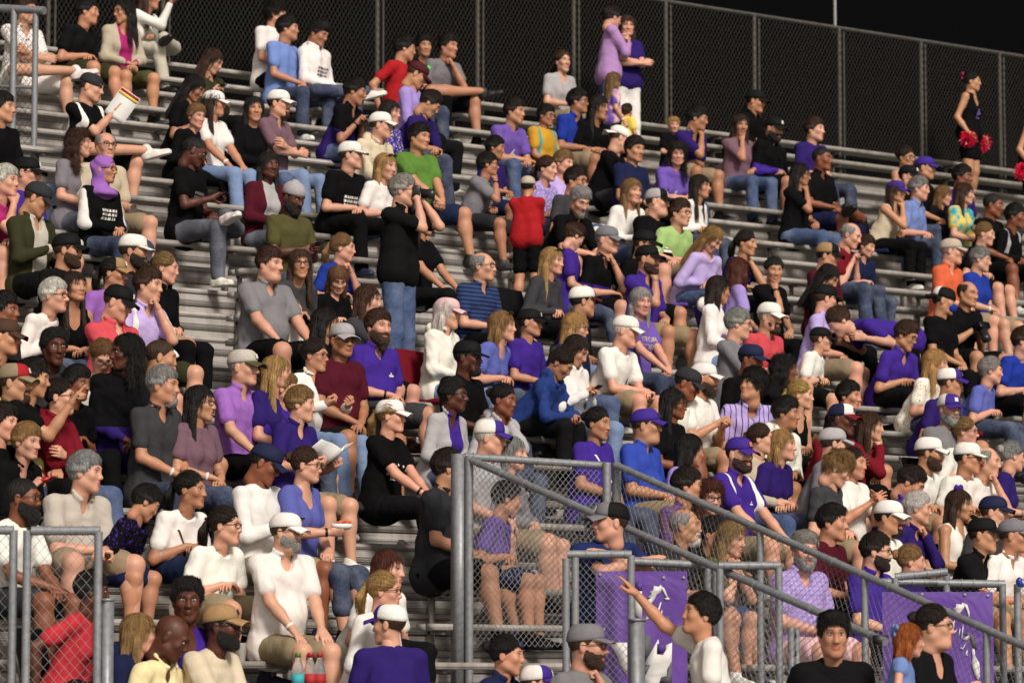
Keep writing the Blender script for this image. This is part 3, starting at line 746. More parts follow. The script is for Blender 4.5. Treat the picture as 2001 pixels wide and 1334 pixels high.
def torso(d, i, low=True):
    H, T, tf, r, sz, hv, C7, L = d['H'], d['T'], d['tf'], d['r'], d['sz'], d['hv'], d['C7'], d['L']
    Sc = C7-T*.055*sz; fem = d['fem']; bw = 1+.16*hv
    o = [('+', .04, cone(C7-T*.055*sz+tf*.012, C7-T*.20*sz+tf*.012, (.056 if fem else .062)*sz+i, (.074 if fem else .086)*sz+i))]
    for s in (1, -1):
        ch = C7-T*.15*sz+r*s*.075*sz*bw+tf*.012; wa = H+T*(L*.36)+r*s*(.062 if fem else .070)*sz*bw
        o += [('+', .06, cone(ch, wa, (.080 if fem else .090)*sz*bw+i, (.078 if fem else .088)*sz*bw+i)),
              ('+', .05, cone(C7-T*.034*sz+r*s*.040*sz, d['S'][s]-T*.006, .046*sz+i*.6, .046*sz+i*.8))]
        if low: o.append(('+', .06, cone(wa, H+r*s*.078*sz*bw+T*.01, .088*sz*bw+i, .104*sz*bw+i)))
        if fem and sz > .8: o.append(('+', .045, ell(C7-T*.215*sz+r*s*.064*sz+tf*.070*sz, A(1, 1, 1)*(.056*sz*bw+i))))
    if hv > .3: o.append(('+', .08, ell(H+T*(L*.34)+tf*(.035+.035*hv)*sz, A(1, 1, 1)*((.118+.026*hv)*sz+i))))
    return o
def tidy(V, F):                             # drop stray crumbs
    lab = np.arange(len(V))
    for _ in range(400):
        m = lab[F].min(1); new = lab.copy(); np.minimum.at(new, F.ravel(), np.repeat(m, 4)); new = new[new]
        if (new == lab).all(): break
        lab = new
    cnt = np.bincount(lab, minlength=len(V)); ok = cnt[lab] > .04*len(V); F = F[ok[F].all(1)]
    u = np.zeros(len(V), bool); u[F.ravel()] = True; mp = np.cumsum(u)-1
    return V[u], mp[F]
def face(v, seed):                          # each face its own: width, nose, chin, brow, cheeks
    r = np.random.RandomState(seed*13+5); v = v*np.array([r.uniform(.955, 1.045), r.uniform(.97, 1.03), r.uniform(.965, 1.04)], np.float32)
    def push(c, s, m):
        w_ = np.exp(-(((v-np.array(c, np.float32))/s)**2).sum(1))[:, None]; return w_*np.array(m, np.float32)
    u = lambda a: r.uniform(-a, a)
    a = u(.010); v = v+push((0, -.108, -.024), .020, (0, u(.007), u(.006)))+push((0, -.080, -.100), .030, (0, u(.008), u(.009)))+push((0, -.092, .0), .018, (0, u(.003), 0))
    for s in (-1, 1): v = v+push((s*.055, -.03, -.070), .030, (s*a, 0, u(.004)))+push((s*.045, -.07, -.015), .026, (s*u(.005), u(.004), 0))
    v = v+push((0, -.090, -.058), .014, (0, u(.003), u(.003)))+push((0, -.09, .060), .035, (0, u(.005), 0))
    return v.astype(np.float32)
def geom(d):
    """All the meshes of one person, in coordinates about the person's base."""
    sz = d['sz']; hv = d['hv']; S, E, W, K, An, Hj, H, T, tf, r, C7, Hl = (d[k] for k in ('S', 'E', 'W', 'K', 'An', 'Hj', 'H', 'T', 'tf', 'r', 'C7', 'Hl'))
    far = d['Hc'] @ FWD; h = .0115 if far < 31 else .0135 if far < 36 else .015
    out = {}; top, bot = d['top'][0], d['bot'][0]; bw = 1+.18*hv
    sleeve = dict(tee=.60, polo=.66, long=2, hood=2, tank=0, jacket=2, shirt=.70, dress=.25).get(top, .6)
    # clothes
    o = torso(d, (.012 if top in ('tee', 'polo', 'shirt', 'jacket') else .010) if top != 'hood' else .018)
    i = .0135 if top in ('tee', 'polo', 'shirt') else .012
    for s in (1, -1):
        if sleeve == 0:
            o.append(('-', .02, cone(S[s]+r*s*.015+T*.0, S[s]+r*s*.08, .052*sz, .07*sz)))
        elif sleeve < 1:
            p = S[s]+(E[s]-S[s])*sleeve; o.append(('+', .03, cone(S[s]-T*.008, p, .045*sz*bw+i, .041*sz*bw+i*1.5)))
        else:
            o += [('+', .03, cone(S[s]-T*.008, E[s], .046*sz*bw+i, .038*sz*bw+i)), ('+', .03, cone(E[s], W[s]-nrm(W[s]-E[s])*.012, .039*sz*bw+i*.8, .029*sz+i*.8))]
    nb = Hl-d['R'][:, 2]*.085*d['hs']
    if top in ('polo', 'hood', 'shirt', 'jacket'):
        q = []; up_ = nrm(nb-C7); n_ = 9
        for k in range(n_):
            a = math.radians(38+(360-76)*k/(n_-1))        # open at the front
            rad = .072*sz; q.append(C7+up_*.030*sz+tf*(math.cos(a)*rad*.95+.012)+r*math.sin(a)*rad-up_*.030*math.cos(a)*sz)
        for a_, b_ in zip(q[:-1], q[1:]): o.append(('+', .012, cone(a_, b_, .013 if top != 'hood' else .020)))
        if top == 'hood': o.append(('+', .04, ell(C7-tf*.075*sz+T*.005, A(.085, .065, .07)*sz)))
    nk = cone(C7+T*.006*sz+tf*.026, C7+nrm(Hl-C7)*.2+tf*.01, .053*sz, .072*sz); o.append(('-', .008, nk))
    vn = d.get('vn', .5 if top in ('polo', 'shirt', 'jacket') else 0)
    if top == 'tank': vn = .9
    if vn > .05: o.append(('-', .012, ell(C7-T*(.0+.075*vn)*sz+tf*.075*sz, A(.034+.012*vn, .050, .024+.065*vn)*sz+.004, np.stack([r, tf, T], 1))))
    if not d['stand'] and top not in ('tank',): o.append(('+', .04, cone(H+r*.06*sz*bw-T*.01, H-r*.06*sz*bw-T*.01, .120*sz*bw+.012)))
    fem_ = d['fem']
    if d['stand']:                           # a loose hem below the waist
        for s in (1, -1): o.append(('+', .05, cone(H+r*s*.07*sz*bw+T*.04, H+r*s*.075*sz*bw-T*((.02 if not fem_ else -.03) if top != 'tank' else -.02), .112*sz*bw+.012, .112*sz*bw+.020)))
    seed = d['i']; amp = .0046 if top != 'hood' else .007
    q3 = np.stack([r, tf, T*.5], 1).astype(np.float32); q4 = np.stack([nrm(r+T)*.45, tf, nrm(T-r)], 1).astype(np.float32)
    cd = lambda P: wav(P@q3, seed, 30, amp*1.25)+wav(P@q4, seed+5, 62, amp*.8)+crease(P@q3, seed+7, 30, amp*.9)
    out['shirt'] = tidy(*surf(o, h, cd)); d['sops'] = o; d['sdisp'] = cd
    b = [('+', .05, cone(H+r*.078*sz*bw, H-r*.078*sz*bw, .109*sz*bw)), ('+', .05, cone(H+T*.03, H+T*.06, .092*sz*bw))]
    for s in (1, -1):
        if bot in ('shorts', 'skirt'):
            f_ = .80 if bot == 'shorts' else .6; p = Hj[s]+(K[s]-Hj[s])*f_
            b.append(('+', .05, cone(Hj[s], p, .092*sz*bw, .088*sz*bw)))
        else:
            b.append(('+', .05, cone(Hj[s], K[s], .094*sz*bw, .068*sz*bw)))
            q = An[s]+(K[s]-An[s])*(.03 if bot != 'capri' else .45); w2 = dict(leg=.048, jeans=.060, pants=.062, capri=.066).get(bot, .06)
            b.append(('+', .03, cone(K[s], q, .066*sz*bw, w2*sz*bw)))
    pd = lambda P: wav(P, seed+3, 30, .0045)+wav(P, seed+9, 66, .0024)+crease(P, seed+9, 38, .004)
    out['trousers'] = tidy(*surf(b, h+.001, pd))
    # skin
    so = [('+', 0, cone(C7-T*.06*sz, nb, .052*sz, .047*sz)), ('+', .03, cone(S[1]*.7+S[-1]*.3-T*.02, S[1]*.3+S[-1]*.7-T*.02, .036*sz)),
          ('+', .04, cone(C7-T*.10*sz, H+T*.05, .062*sz, .065*sz)), ('+', .03, cone(Hj[1], Hj[-1], .06*sz))]
    if top == 'tank' or d.get('vn', 0) > .4: so += torso(d, -.004, False)
    for s in (1, -1):
        ra, rb = (.044, .037) if sleeve < 1 else (.038, .032)
        so.append(('+', .03, cone(S[s], E[s], ra*sz*bw, rb*sz*bw)))
        if sleeve < 1: so.append(('+', .015, cone(E[s], E[s]+(W[s]-E[s])*.45, .038*sz*bw, .034*sz*bw)))
        so.append(('+', .02, cone(E[s] if sleeve >= 1 else E[s]+(W[s]-E[s])*.35, W[s], (.035 if sleeve < 1 else .027)*sz*(bw if sleeve < 1 else 1), .0255*sz)))
        if bot in ('shorts', 'skirt', 'capri'):
            so += [('+', .03, cone(Hj[s], Hj[s]+(K[s]-Hj[s])*.6, .06*sz)), ('+', .03, cone(Hj[s]+(K[s]-Hj[s])*.5, K[s], .076*sz*bw, .058*sz*bw)),
                   ('+', .03, cone(K[s], K[s]+(An[s]-K[s])*.35-d['fd'][s]*.018, .054*sz*bw, .056*sz*bw)), ('+', .04, cone(K[s]+(An[s]-K[s])*.3-d['fd'][s]*.016, An[s], .055*sz*bw, .036*sz))]
        else: so += [('+', .03, cone(Hj[s], K[s], .055*sz, .042*sz)), ('+', .02, cone(K[s], An[s]-(K[s]-An[s])*.02, .042*sz, .034*sz))]
    V, F = surf(so, h*1.1)
    Vs, Fs, Ms = [V], [F], [np.zeros(len(F), np.int32)]; nv = len(V)
    hk = d['head']; v, f, mi = HEADS[hk]; v = face(v, d['i'])
    Vs.append(Hl+(v*d['hs'])@d['R'].T); Fs.append(f+nv); Ms.append(mi); nv += len(v)
    for s in (1, -1):
        v, f = HANDS[d['hand'][s]]; fw = nrm(W[s]-E[s]); n_ = nrm(np.asarray(d['hn'][s], np.float32)-fw*float(np.asarray(d['hn'][s])@fw))
        if d['_nm%d' % s] in ('lap', 'clasp', 'elbows'): fw = nrm(fw-r*s*.75-UP*.25)
        if d['_nm%d' % s] in ('crossed', 'chest'): fw = nrm(fw+UP*.1)
        if d['_nm%d' % s] in ('knees',): fw = nrm(fw*.5+d['bf']*.6-UP*.4)
        fw = fw.astype(np.float32); n_ = nrm(n_-fw*float(n_@fw)).astype(np.float32)
        th = np.cross(n_, fw)                # thumb side for a right hand
        sy = 1 if s == 1 else -1
        Rm = np.stack([fw, th, n_], 1); v2 = v.copy(); v2[:, 1] *= sy; g_ = f if sy == 1 else f[:, ::-1]
        hsz = sz*(.93 if d['fem'] else 1.0)*1.0
        Vs.append(W[s]+(v2*hsz)@Rm.T); Fs.append(g_+nv); Ms.append(np.zeros(len(g_), np.int32)); nv += len(v)
        d['Rh%d' % s] = Rm
    V = np.concatenate(Vs); F = np.concatenate(Fs); Mi = np.concatenate(Ms)
    used = np.zeros(len(V), bool); used[F.ravel()] = True; mp = np.cumsum(used)-1
    out['body'] = (V[used], mp[F], Mi)
    for k in ('shirt',):
        V, F = out[k]; rel = V-H
        out['tc'] = (np.stack([rel@r, rel@tf, rel@T], 1)/sz).astype(np.float32)
    return out
def decal(d, polys):
    """Flat print shapes (u across, v up from the chest, metres) laid onto the shirt front."""
    sz = d['sz']; V, F = [], []
    for pl in polys:
        n = len(V); V += [(u, v) for u, v in pl]; F.append(list(range(n, n+len(pl))))
    q = np.array(V, np.float32)*sz; c = d['C7']-d['T']*.24*sz
    fdir = d['tf']; off = d.get('pside', 0)
    if off: fdir = nrm(d['tf']*math.cos(off)+d['r']*math.sin(off)).astype(np.float32)
    rr = np.cross(fdir, d['T'])
    P = c-rr*q[:, :1]+d['T']*q[:, 1:]+fdir*.34     # u runs to the wearer's left
    P = P.astype(np.float32); t = np.zeros(len(P), np.float32)
    for _ in range(26):
        v = ev(d['sops'], P)+d['sdisp'](P); st = np.clip(v-.0035, -.01, .04)*.8
        t += st; P = P-fdir*st[:, None]
    ok = t < .33
    F = [f for f in F if ok[f].all()]
    return P, F
# ------------------------------------------------------------ the people
# head x, head y (photo pixels), head turn, head tilt, body turn | skin, sort, hair | hat | top | legs | arms | extras | label # held thing
PEOPLE = '''
38 10 60 0 .|f m short.brn|-|shirt.w.navy.speck|shorts.white|crossed|xleg=1|man in white speckled shirt with folded arms behind the tall corner post
159 12 92 0 .|t m short.blk|-|tee.kk|shorts.dolive|lap||dark-haired man in black t-shirt and olive shorts below the back fence
232 12 -55 4 35|t w long.blk|-|jacket.beige.magenta.open|shorts.olive|lap|gl|long-haired woman in beige jacket over a magenta top
283 -16 80 0 60|t w long.brn|-|long.w|pants.stone|up_r|pa=92;pz=.12;xleg=-1|woman in white long sleeves pointing with an outstretched hand beside the fence
408 112 80 25 .|f w long.brn|-|hood.dolive|pants.kk|phone|sp=.05|brown-haired girl in dark hoodie looking down at her phone#phone in the hands of the girl in the dark hoodie
168 164 80 10 55|f m buzz.brn|capb.char|tee.k.white.vyoke|shorts.k|up_r|pa=95;pz=-.02;hand=grip;xleg=1|man in backwards dark cap with white sleeve stripes holding a sheet#white sheet with a red and yellow heading held up
372 165 75 30 .|o w long.blk|-|tee.k|shorts.kk|phone|lmax=.9|woman in black t-shirt bent low over her bare knees
377 222 45 8 .|f k short.dblond|-|long.k|pants.k|lap|sz=.85|sandy-haired boy in black jacket in front of the white-capped girl
412 196 82 0 .|t w long.dbrn|cap.w|tee.w|jeans.ljean|knees||long-haired girl in white cap and white t-shirt reaching to her jeans
491 208 20 0 .|t w long.blk|-|long.k|jeans.jean|lap||woman with long black hair and black top facing forward
147 276 85 0 .|f w curly.brn|-|tee.grey|jeans.gjean|lap||curly-haired woman in plain grey t-shirt seen in profile
199 281 30 0 .|f m fringe.gry|-|shirt.beige|shorts.khaki|lap|gl;hd=old|bald man in glasses and beige shirt behind the purple headscarf
197 328 75 0 .|t w -|hijab.orchid|long.w.k.body|jeans.djean|lap|gl;pr=lines:white|woman in purple headscarf with black t-shirt over white sleeves
44 335 80 4 .|f m short.brn|cap.k|tee.purple|shorts.khaki|chin_r|gl|man in black cap and glasses with purple t-shirt, fist at his chin
2 352 70 0 .|f m short.wht|-|tee.magenta|shorts.khaki|mouth_r|hd=old|white-haired person in bright pink top at the edge of the crowd
374 292 100 24 70|d m buzz.blk|-|tee.k|jeans.gjean|phone_r|xleg=-1;pr=lines:grey|man in black printed t-shirt and grey jeans slouching over a phone#phone held low by the man in grey jeans
540 196 75 2 .|f m buzz.brn|cap.w|polo.mauve|jeans.ljean|crossed|bd=brn:goatee|man in white cap and grey lavender polo with arms folded
-6 205 75 0 .|t m short.blk|-|tee.k|jeans.ljean|lap||man in black t-shirt wearing a watch, cut by the picture edge
532 16 85 0 .|t m fluffy.blk|-|tee.w|shorts.k|lap|pr=lines:navy|young man in white t-shirt and black shorts with bare shins
556 46 88 0 .|t m short.blk|-|tee.sky|jeans.djean|lap||young man in pale blue t-shirt hidden behind the boy in white
617 56 60 22 .|o m quiff.blk|-|hood.w|jeans.djean|lap|xleg=1;pr=lines:navy|young man in white hoodie with dark jeans and crossed leg
788 86 100 5 65|t m short.blk|-|tee.red|jeans.djean|side_r||dark-haired man in red t-shirt leaning back near the fence
827 82 20 0 .|t w short.blk|-|long.k|pants.k|lap||dark-haired person in black beside the man in red
874 82 58 4 .|t m short.blk|-|tee.grey|shorts.kk|chin_l|xleg=1|man in slate grey t-shirt with hand on chin and crossed leg
812 138 92 30 70|t m buzz.brn|cap.maroon|long.lav|pants.kk|lap|lmax=.85;glow=1|man in lavender shirt with a green glow stick on his cap
838 196 92 38 65|t m short.dbrn|-|polo.dpurple|jeans.djean|elbows|lmax=.9|man in dark purple polo bending his head far down
690 172 85 12 .|o m short.blk|-|polo.k.dpurple.lower|jeans.jean|phone||man in black and purple polo holding a lit phone#glowing phone held by the man in black and purple polo
760 214 70 5 .|f w long.dbrn|-|tee.purple.w.speck|jeans.jean|lap||woman in purple and white top beside the cream hoodie
742 240 82 4 .|f m buzz.brn|cap.w|hood.cream|jeans.jean|clasp||man in white cap and cream hoodie
818 264 52 4 .|t m short.blk|-|tee.green|shorts.djean|clasp|hv=.6|smiling man in green t-shirt with clasped hands
683 300 82 0 .|f m buzz.brn|capf.w|tee.k|pants.k|lap|pr=lines:white|man in flat white cap and black t-shirt with folded hands
752 322 55 5 .|f w long.blond|-|tee.w|jeans.jean|lap|sg|blonde woman in white t-shirt with sunglasses on her hair
521 320 28 0 .|d w long.blk|-|long.maroon.lgrey.open|jeans.gjean|lap||long-haired woman with maroon sleeves under a light vest
1006 212 60 5 .|t m short.dbrn|-|tee.lpurple|jeans.jean|clasp|pr=logo:w|dark-haired man in purple t-shirt with pale chest print
967 284 80 8 .|o k short.blk|-|tee.dpurple|shorts.navy|lap|sz=.85|boy in navy and purple above the boy eating
953 318 92 0 70|o k short.blk|-|tee.grey|shorts.char|mouth_r|sz=.88;gl|boy in grey t-shirt and white socks eating with his hand
1101 112 30 0 .|f w pony.brn|-|tee.lgrey|shorts.khaki|lap|vn=.6|young woman in pale grey t-shirt alone by the fence
1199 24 125 15 95|f m short.dbrn|-|long.mlav|jeans.jean|chest|st;nk=.115|person in orchid pink shirt standing with back turned at the fence
1228 42 15 0 25|f w wavy.brn|-|tee.dpurple|pants.white|crossed|st|standing woman in purple top and white trousers with arms folded
1202 152 130 5 120|f g wavy.dblond|-|tee.pink.lpurple.tiedye|shorts.k|down|st;sz=.66|small girl in pink tie-dye shirt standing at the white trousers
1228 212 150 0 140|t k short.brn|-|tee.yellow|shorts.k|down|st;sz=.52|toddler in yellow shirt seen from behind
1068 220 60 8 .|o k short.blk|-|tee.gold.teal.should|shorts.maroon|lap|gl;sz=.85|boy in glasses with gold jersey over light blue sleeves
1131 192 78 0 .|o m short.blk|-|polo.royal|shorts.khaki|lap|gl|man in glasses and royal blue polo
1172 204 55 5 .|o m bangs.blk|-|tee.k|shorts.k|lap||black-haired teenager in black t-shirt beside the blue polo
1213 266 105 12 70|f m buzz.brn|capb.w|tee.k|shorts.char|elbows|hv=.8|heavy man in black t-shirt and backwards white cap leaning forward
1243 288 45 5 .|t m short.dbrn|-|tee.navy|shorts.k|lap|hv=.4|man in navy t-shirt close behind the backwards white cap
1326 298 12 4 .|f w curly.dbrn|-|tee.lpurple|jeans.jean|clasp|pr=logo:w|curly-haired woman in bright purple t-shirt smiling
1320 240 10 0 .|f k short.blond|-|tee.k|shorts.k|lap|sz=.6|small blond child in black above the curly-haired woman
1366 226 80 10 .|o m short.blk|-|polo.dpurple|shorts.khaki|mouth_r|lmax=.7|man in purple polo with fist to his mouth and a wristband
1482 192 70 10 .|t m short.blk|cap.k|hood.k|pants.k|lap||man in black hoodie and black cap highest below the dark fence
1452 240 18 5 .|t w long.dbrn|-|tee.mauve|jeans.jean|mouth_r||woman in mauve t-shirt covering her mouth with one hand
1518 246 50 14 .|t m short.blk|cap.k.w.emb|hood.k.purple.lower|shorts.k|lap|bd=blk|bearded man in black cap with jersey lettering on his front
1598 248 60 0 .|f m short.brn|-|tee.dpurple|jeans.djean|lap||short-haired man in plain dark purple t-shirt on an upper bench
1613 306 60 4 .|b m buzz.blk|-|polo.k|shorts.navy|lap|xleg=-1|man in black polo with one bare knee raised
1570 338 72 6 .|o w long.blk|-|tee.k|jeans.jean|mouth_r|gl;lmax=.8|woman in glasses and black t-shirt eating, in blue jeans
1778 304 50 4 .|t w bun.dbrn|-|tank.beige|jeans.djean|lap|gl|woman in glasses and beige top with dark hair tied back
1783 342 60 4 .|f m buzz.brn|cap.k.w.emb|tee.k|jeans.djean|lap||person in black cap with white badge behind the denim shirt
1816 325 75 4 .|t m buzz.brn|cap.purple|tee.k|pants.k|lap||person in purple cap at the foot of the dancer
1910 152 78 0 60|t w bun.blk|-|tank.k|skirt.k|down|st;bow=1;pr=logo:lpurple|cheerleader in purple and black uniform standing with pompoms
2032 215 78 0 60|t w bun.blk|-|tank.k|skirt.k|down|st;out=1|second cheerleader in uniform, mostly outside the picture
1070 326 60 6 .|f w pony.brn|-|long.lav.w.speck|jeans.jean|lap||laughing woman in lavender print above the boy in red
1102 315 62 6 .|f w short.dblond|-|long.plav|jeans.jean|lap||fair-haired girl in pale lavender between two groups
1126 350 70 8 .|t m short.dbrn|-|tee.dgrey|shorts.dgrey|lap|gl;xleg=-1|man in glasses and dark grey t-shirt above the grey-haired man
1032 362 168 4 165|t k short.blk|cap.beige|long.red|shorts.k|chin2|sz=.70;st|boy in red top and pale cap seen from behind, hands raised to his face
1237 372 40 0 .|f w wavy.dblond|-|long.w|jeans.jean|lap||long-haired woman in white sweater smiling
1287 392 75 2 .|f m buzz.brn|trk.k.lgrey|tee.k|shorts.k|lap|hv=1;pr=stars:w|heavy man in black t-shirt with white star print, black and grey cap
1332 414 60 4 .|f m short.brn|-|tee.lime|shorts.khaki|lap|gl;hd=old|older person in lime green t-shirt and glasses
1372 362 62 0 .|t w long.dbrn|-|long.w|jeans.djean|lap|pr=logo:navy|dark-haired woman in white top with small chest logo
1134 390 28 28 .|f m short.gry|-|polo.k|shorts.k|elbows|bd=gry:goatee;lmax=.9;hv=.6|grey-haired man in black polo bowing his head
1123 460 125 30 85|f k short.brn|-|tee.purple|jeans.djean|lap|sz=.9;lmax=.95|brown-haired boy in purple bending away from the bench
1188 468 62 4 .|f m buzz.gry|cap.grey|polo.k.purple.lower|shorts.k|chin_l||man in grey cap with black polo turning purple below
1080 510 60 4 .|f w long.blond|-|long.dgrey|pants.kk|lap|sg|blonde woman in charcoal sweater with sunglasses on her head
1268 506 66 4 .|t m buzz.brn|cap.k.w.emb|polo.purple|shorts.khaki|mouth_r|bd=brn|bearded man in purple polo with hand over his mouth
1262 476 70 10 .|t m buzz.brn|cap.k|tee.k|shorts.k|lap||man in plain black cap half hidden by the purple polo
1394 466 55 40 .|f w long.dblond|-|long.plav|jeans.jean|lap|lmax=.85|person with long tangled blonde hair falling over a pale lilac top
1462 474 60 6 .|t w pony.dbrn|-|tee.k.purple.speck|pants.k|cheek_l||dark-haired woman in black and purple print with watch
1446 530 150 5 110|f w long.aub|-|tee.lav|jeans.jean|lap||woman with long auburn hair seen from behind
1407 566 105 8 75|t w long.dbrn|-|hood.w|jeans.ljean|lap|pr=band:purple|long-haired girl in white hoodie with purple lettering
1140 590 100 2 72|t m short.blk|trk.w.w.maroon|tee.navy|jeans.ljean|lap||man in white mesh cap with maroon brim and navy t-shirt
1254 590 28 6 .|f w long.gry|-|tee.lpurple|jeans.djean|clasp|hd=old;pr=text|woman with long grey hair in lettered purple t-shirt
1224 648 75 10 .|f m buzz.wht|cap.w|tee.w|shorts.khaki|clasp|hd=old;pr=ribbon:purple|old man in white cap and white t-shirt with a purple ribbon
1126 642 82 6 .|f w wavy.blond|-|tee.navy|jeans.jean|lap|gl|blonde woman in glasses hidden behind the navy hoodie girl
1126 686 66 30 .|t w long.dbrn|-|hood.w|jeans.ljean|phone||dark-haired woman in white hoodie looking down at her hands#phone in the hands of the woman in white hoodie
1096 712 75 38 62|o w bun.dbrn|-|hood.dkblue|pants.kk|elbows|lmax=.72;row=7|girl in navy blue hoodie with tied hair hunched over
1036 632 76 2 .|t k short.blk|cap.k.w.emb|tee.purple|shorts.k|lap|sz=.9|boy in black cap and purple t-shirt behind the hunched girl
982 638 84 0 .|f w bob.dblond|-|tee.peri|jeans.djean|lap|sg;vn=.5|woman in periwinkle blue t-shirt with sunglasses on short hair
943 520 70 0 .|f m fringe.gry|-|polo.jean.navy.stripe|shorts.k|lap|gl;hd=old|balding man in glasses and striped blue polo alone on the steps
874 612 80 4 .|f w bob.wht|cap.pink|hood.w|jeans.ljean|lap|hd=woman|white-haired woman in pale pink cap and white hoodie
914 700 72 2 .|d m buzz.blk|capf.k|tee.k|jeans.djean|lap|bd=blk:goatee|man in flat black cap and black t-shirt with necklace
886 774 76 2 .|d w afro.blk|-|jacket.lgrey.purple.open|jeans.djean|lap|gl|woman in glasses with grey hoodie over a purple shirt
984 784 62 6 .|b w bun.blk|-|hood.lgrey|jeans.djean|cheek_l||girl with pulled-back hair in grey hoodie, hand on cheek
958 858 80 6 .|f m buzz.wht|trk.purple.w.purple|tee.lgrey|shorts.khaki|lap|hd=old|old man in white mesh cap with purple front above the fence rail
1001 888 70 2 .|f w bob.gry|-|long.grey|shorts.khaki|lap|hd=old|grey-haired woman in grey sweater behind the fence mesh
1169 830 60 4 .|o w bun.blk|-|tee.purple|jeans.djean|lap|hv=.7;strap=1|woman in purple t-shirt with a white strap across her shoulder
1264 834 75 0 .|t m short.brn|cap.purple|polo.blue|shorts.khaki|lap|hv=.7;hd=heavy|stout man in purple cap and bright blue polo
1318 792 80 4 .|b w long.blk|-|tee.k|pants.k|lap|gl;pr=logo:w|woman with long black hair and sunglasses in black t-shirt
1349 882 108 4 75|t w bob.blk|-|tee.lav|pants.k|cheek_l||woman with black bobbed hair seen from behind, hand at her face
1378 742 80 4 .|t m short.brn|cap.w.grey.emb|tee.w|shorts.khaki|phone|bd=brn|bearded man in white cap and white t-shirt holding a card#white card held by the bearded man in white cap
1344 752 72 22 .|b m buzz.blk|cap.char|long.w|shorts.khaki|lap||man in dark cap and white long sleeves tucked behind the bearded man
1472 756 -48 -14 20|t m fluffy.blk|-|shirt.plav.navy.vstripe|shorts.khaki|lap||young man in lilac patterned shirt looking up to one side
1470 704 62 8 .|b m short.blk|cap.navy|long.k|jeans.djean|lap||person in shiny navy cap and dark clothes
1445 634 92 6 66|f m short.gry|-|long.grey|shorts.khaki|elbows|gl;hd=old|grey-haired man in grey long sleeves leaning forward, glasses on
1507 620 60 6 .|f m buzz.gry|cap.w|tee.coral|shorts.khaki|lap|bd=brn:goatee|man with moustache in white cap and coral t-shirt
1516 528 14 6 .|t w bun.blk|-|tee.k|pants.k|mouth_r|lmax=.7|woman in black t-shirt leaning with her hand over her mouth
1622 542 62 34 .|t w long.blk|-|long.k|pants.k|lap|lmax=.9|black-haired person in black bending down behind the lavender polo
1668 458 70 22 .|f m fringe.gry|-|tee.dred|jeans.djean|phone|hd=old;pr=lines:lgrey|balding man in dark red jersey looking at a phone#black phone held by the man in dark red jersey
1697 480 62 14 .|f k short.brn|-|tee.navy|jeans.djean|lap|sz=.85|brown-haired boy in navy beside the dark red jersey
1622 500 72 10 .|t m short.blk|trk.k.tan.k|tee.maroon|jeans.djean|lap||person in black and tan cap with maroon shirt bending down
1617 584 108 6 78|f m buzz.brn|cap.k|polo.plav|shorts.khaki|lap|hv=.3|man in black cap and pale lavender polo turned away
1644 628 -80 40 -72|f m short.brn|-|tee.purple|shorts.k|down|bend=1;st|person in purple t-shirt and black shorts bent double over the bench
1774 656 62 24 .|t m short.brn|-|polo.purple|pants.kk|lap|gl|man in glasses and purple long shirt looking down
1607 664 92 2 70|f k buzz.brn|cap.k|tee.w|shorts.k|lap|sz=.85;pr=logo:k|boy in black cap and white t-shirt with black print
1866 490 80 4 .|f m short.gry|cap.beige|polo.orange|shorts.khaki|lap|hd=old|older man in tan cap and bright orange polo
1922 506 80 8 .|f w short.gry|-|tee.royal|shorts.khaki|lap|hd=old|grey-haired woman in bright blue t-shirt beside the orange polo
1897 574 45 6 .|t m fringe.brn|-|tee.k|shorts.k|phone||bald man in black t-shirt holding a black camera#black camera held by the bald man
1850 588 82 6 .|t m short.blk|trkb.w.k.k|tee.k|pants.k|lap|mask=1|person in backwards black and white cap with a blue face mask
1758 372 62 2 .|t w long.brn|cap.purple|tank.cream|pants.k|mouth_r||long-haired woman in purple visor cap and cream knit top
1803 366 72 4 .|f m short.gry|-|shirt.sky|jeans.djean|lap|hd=old|grey-haired man in light blue shirt
1893 376 82 4 .|f w long.brn|-|tee.teal.yellow.tiedye|jeans.jean|lap||long-haired woman in yellow and blue tie-dye t-shirt
1949 398 70 8 .|b m buzz.blk|-|tee.k|shorts.k|lap||bald man in black t-shirt beside the tie-dye shirt
1931 456 78 8 .|f w bun.dblond|-|tee.k|shorts.k|lap||woman with sandy hair in a bun wearing black
1992 420 70 6 .|b m short.blk|-|long.k.lgrey.should|pants.k|lap||man in black jacket with pale shoulder panels
1851 380 70 10 .|f k wavy.dblond|-|tee.kk|shorts.k|lap|sz=.8|fair-haired child squeezed between light blue and tie-dye shirts
1889 342 62 6 .|b m short.blk|-|tee.dpurple|shorts.k|lap||dark-haired person in purple below the cheerleader
64 386 84 24 .|t m buzz.brn|cap.char|jacket.dolive.stone.open|shorts.kk|phone||man in grey cap and dark olive jacket bent over his phone#phone held by the man in dark olive jacket
126 488 85 2 .|t m buzz.brn|cap.k|tee.kk|shorts.k|lap|bd=brn|man with stubble in black cap and black t-shirt near the aisle end
256 490 80 2 .|t m buzz.brn|capf.w.k.emb|tee.char|shorts.khaki|lap|bd=dbrn|bearded man in white cap with black cord
218 534 75 4 .|t w pony.dbrn|trk.tan.k|tee.orchid|jeans.djean|lap||woman in black and tan cap with orchid purple top
100 578 80 2 .|f w short.wht|-|long.w|jeans.djean|lap|gl;hd=old|short-haired woman with white hair and glasses in white cardigan
140 562 40 -6 .|t w long.dbrn|-|tank.k|jeans.djean|lap||woman with long dark hair and red lips looking up
226 592 76 18 .|f m buzz.brn|cap.k.w.emb|polo.coral|shorts.khaki|chin2|lmax=.75|man in coral polo and black cap resting chin on both hands
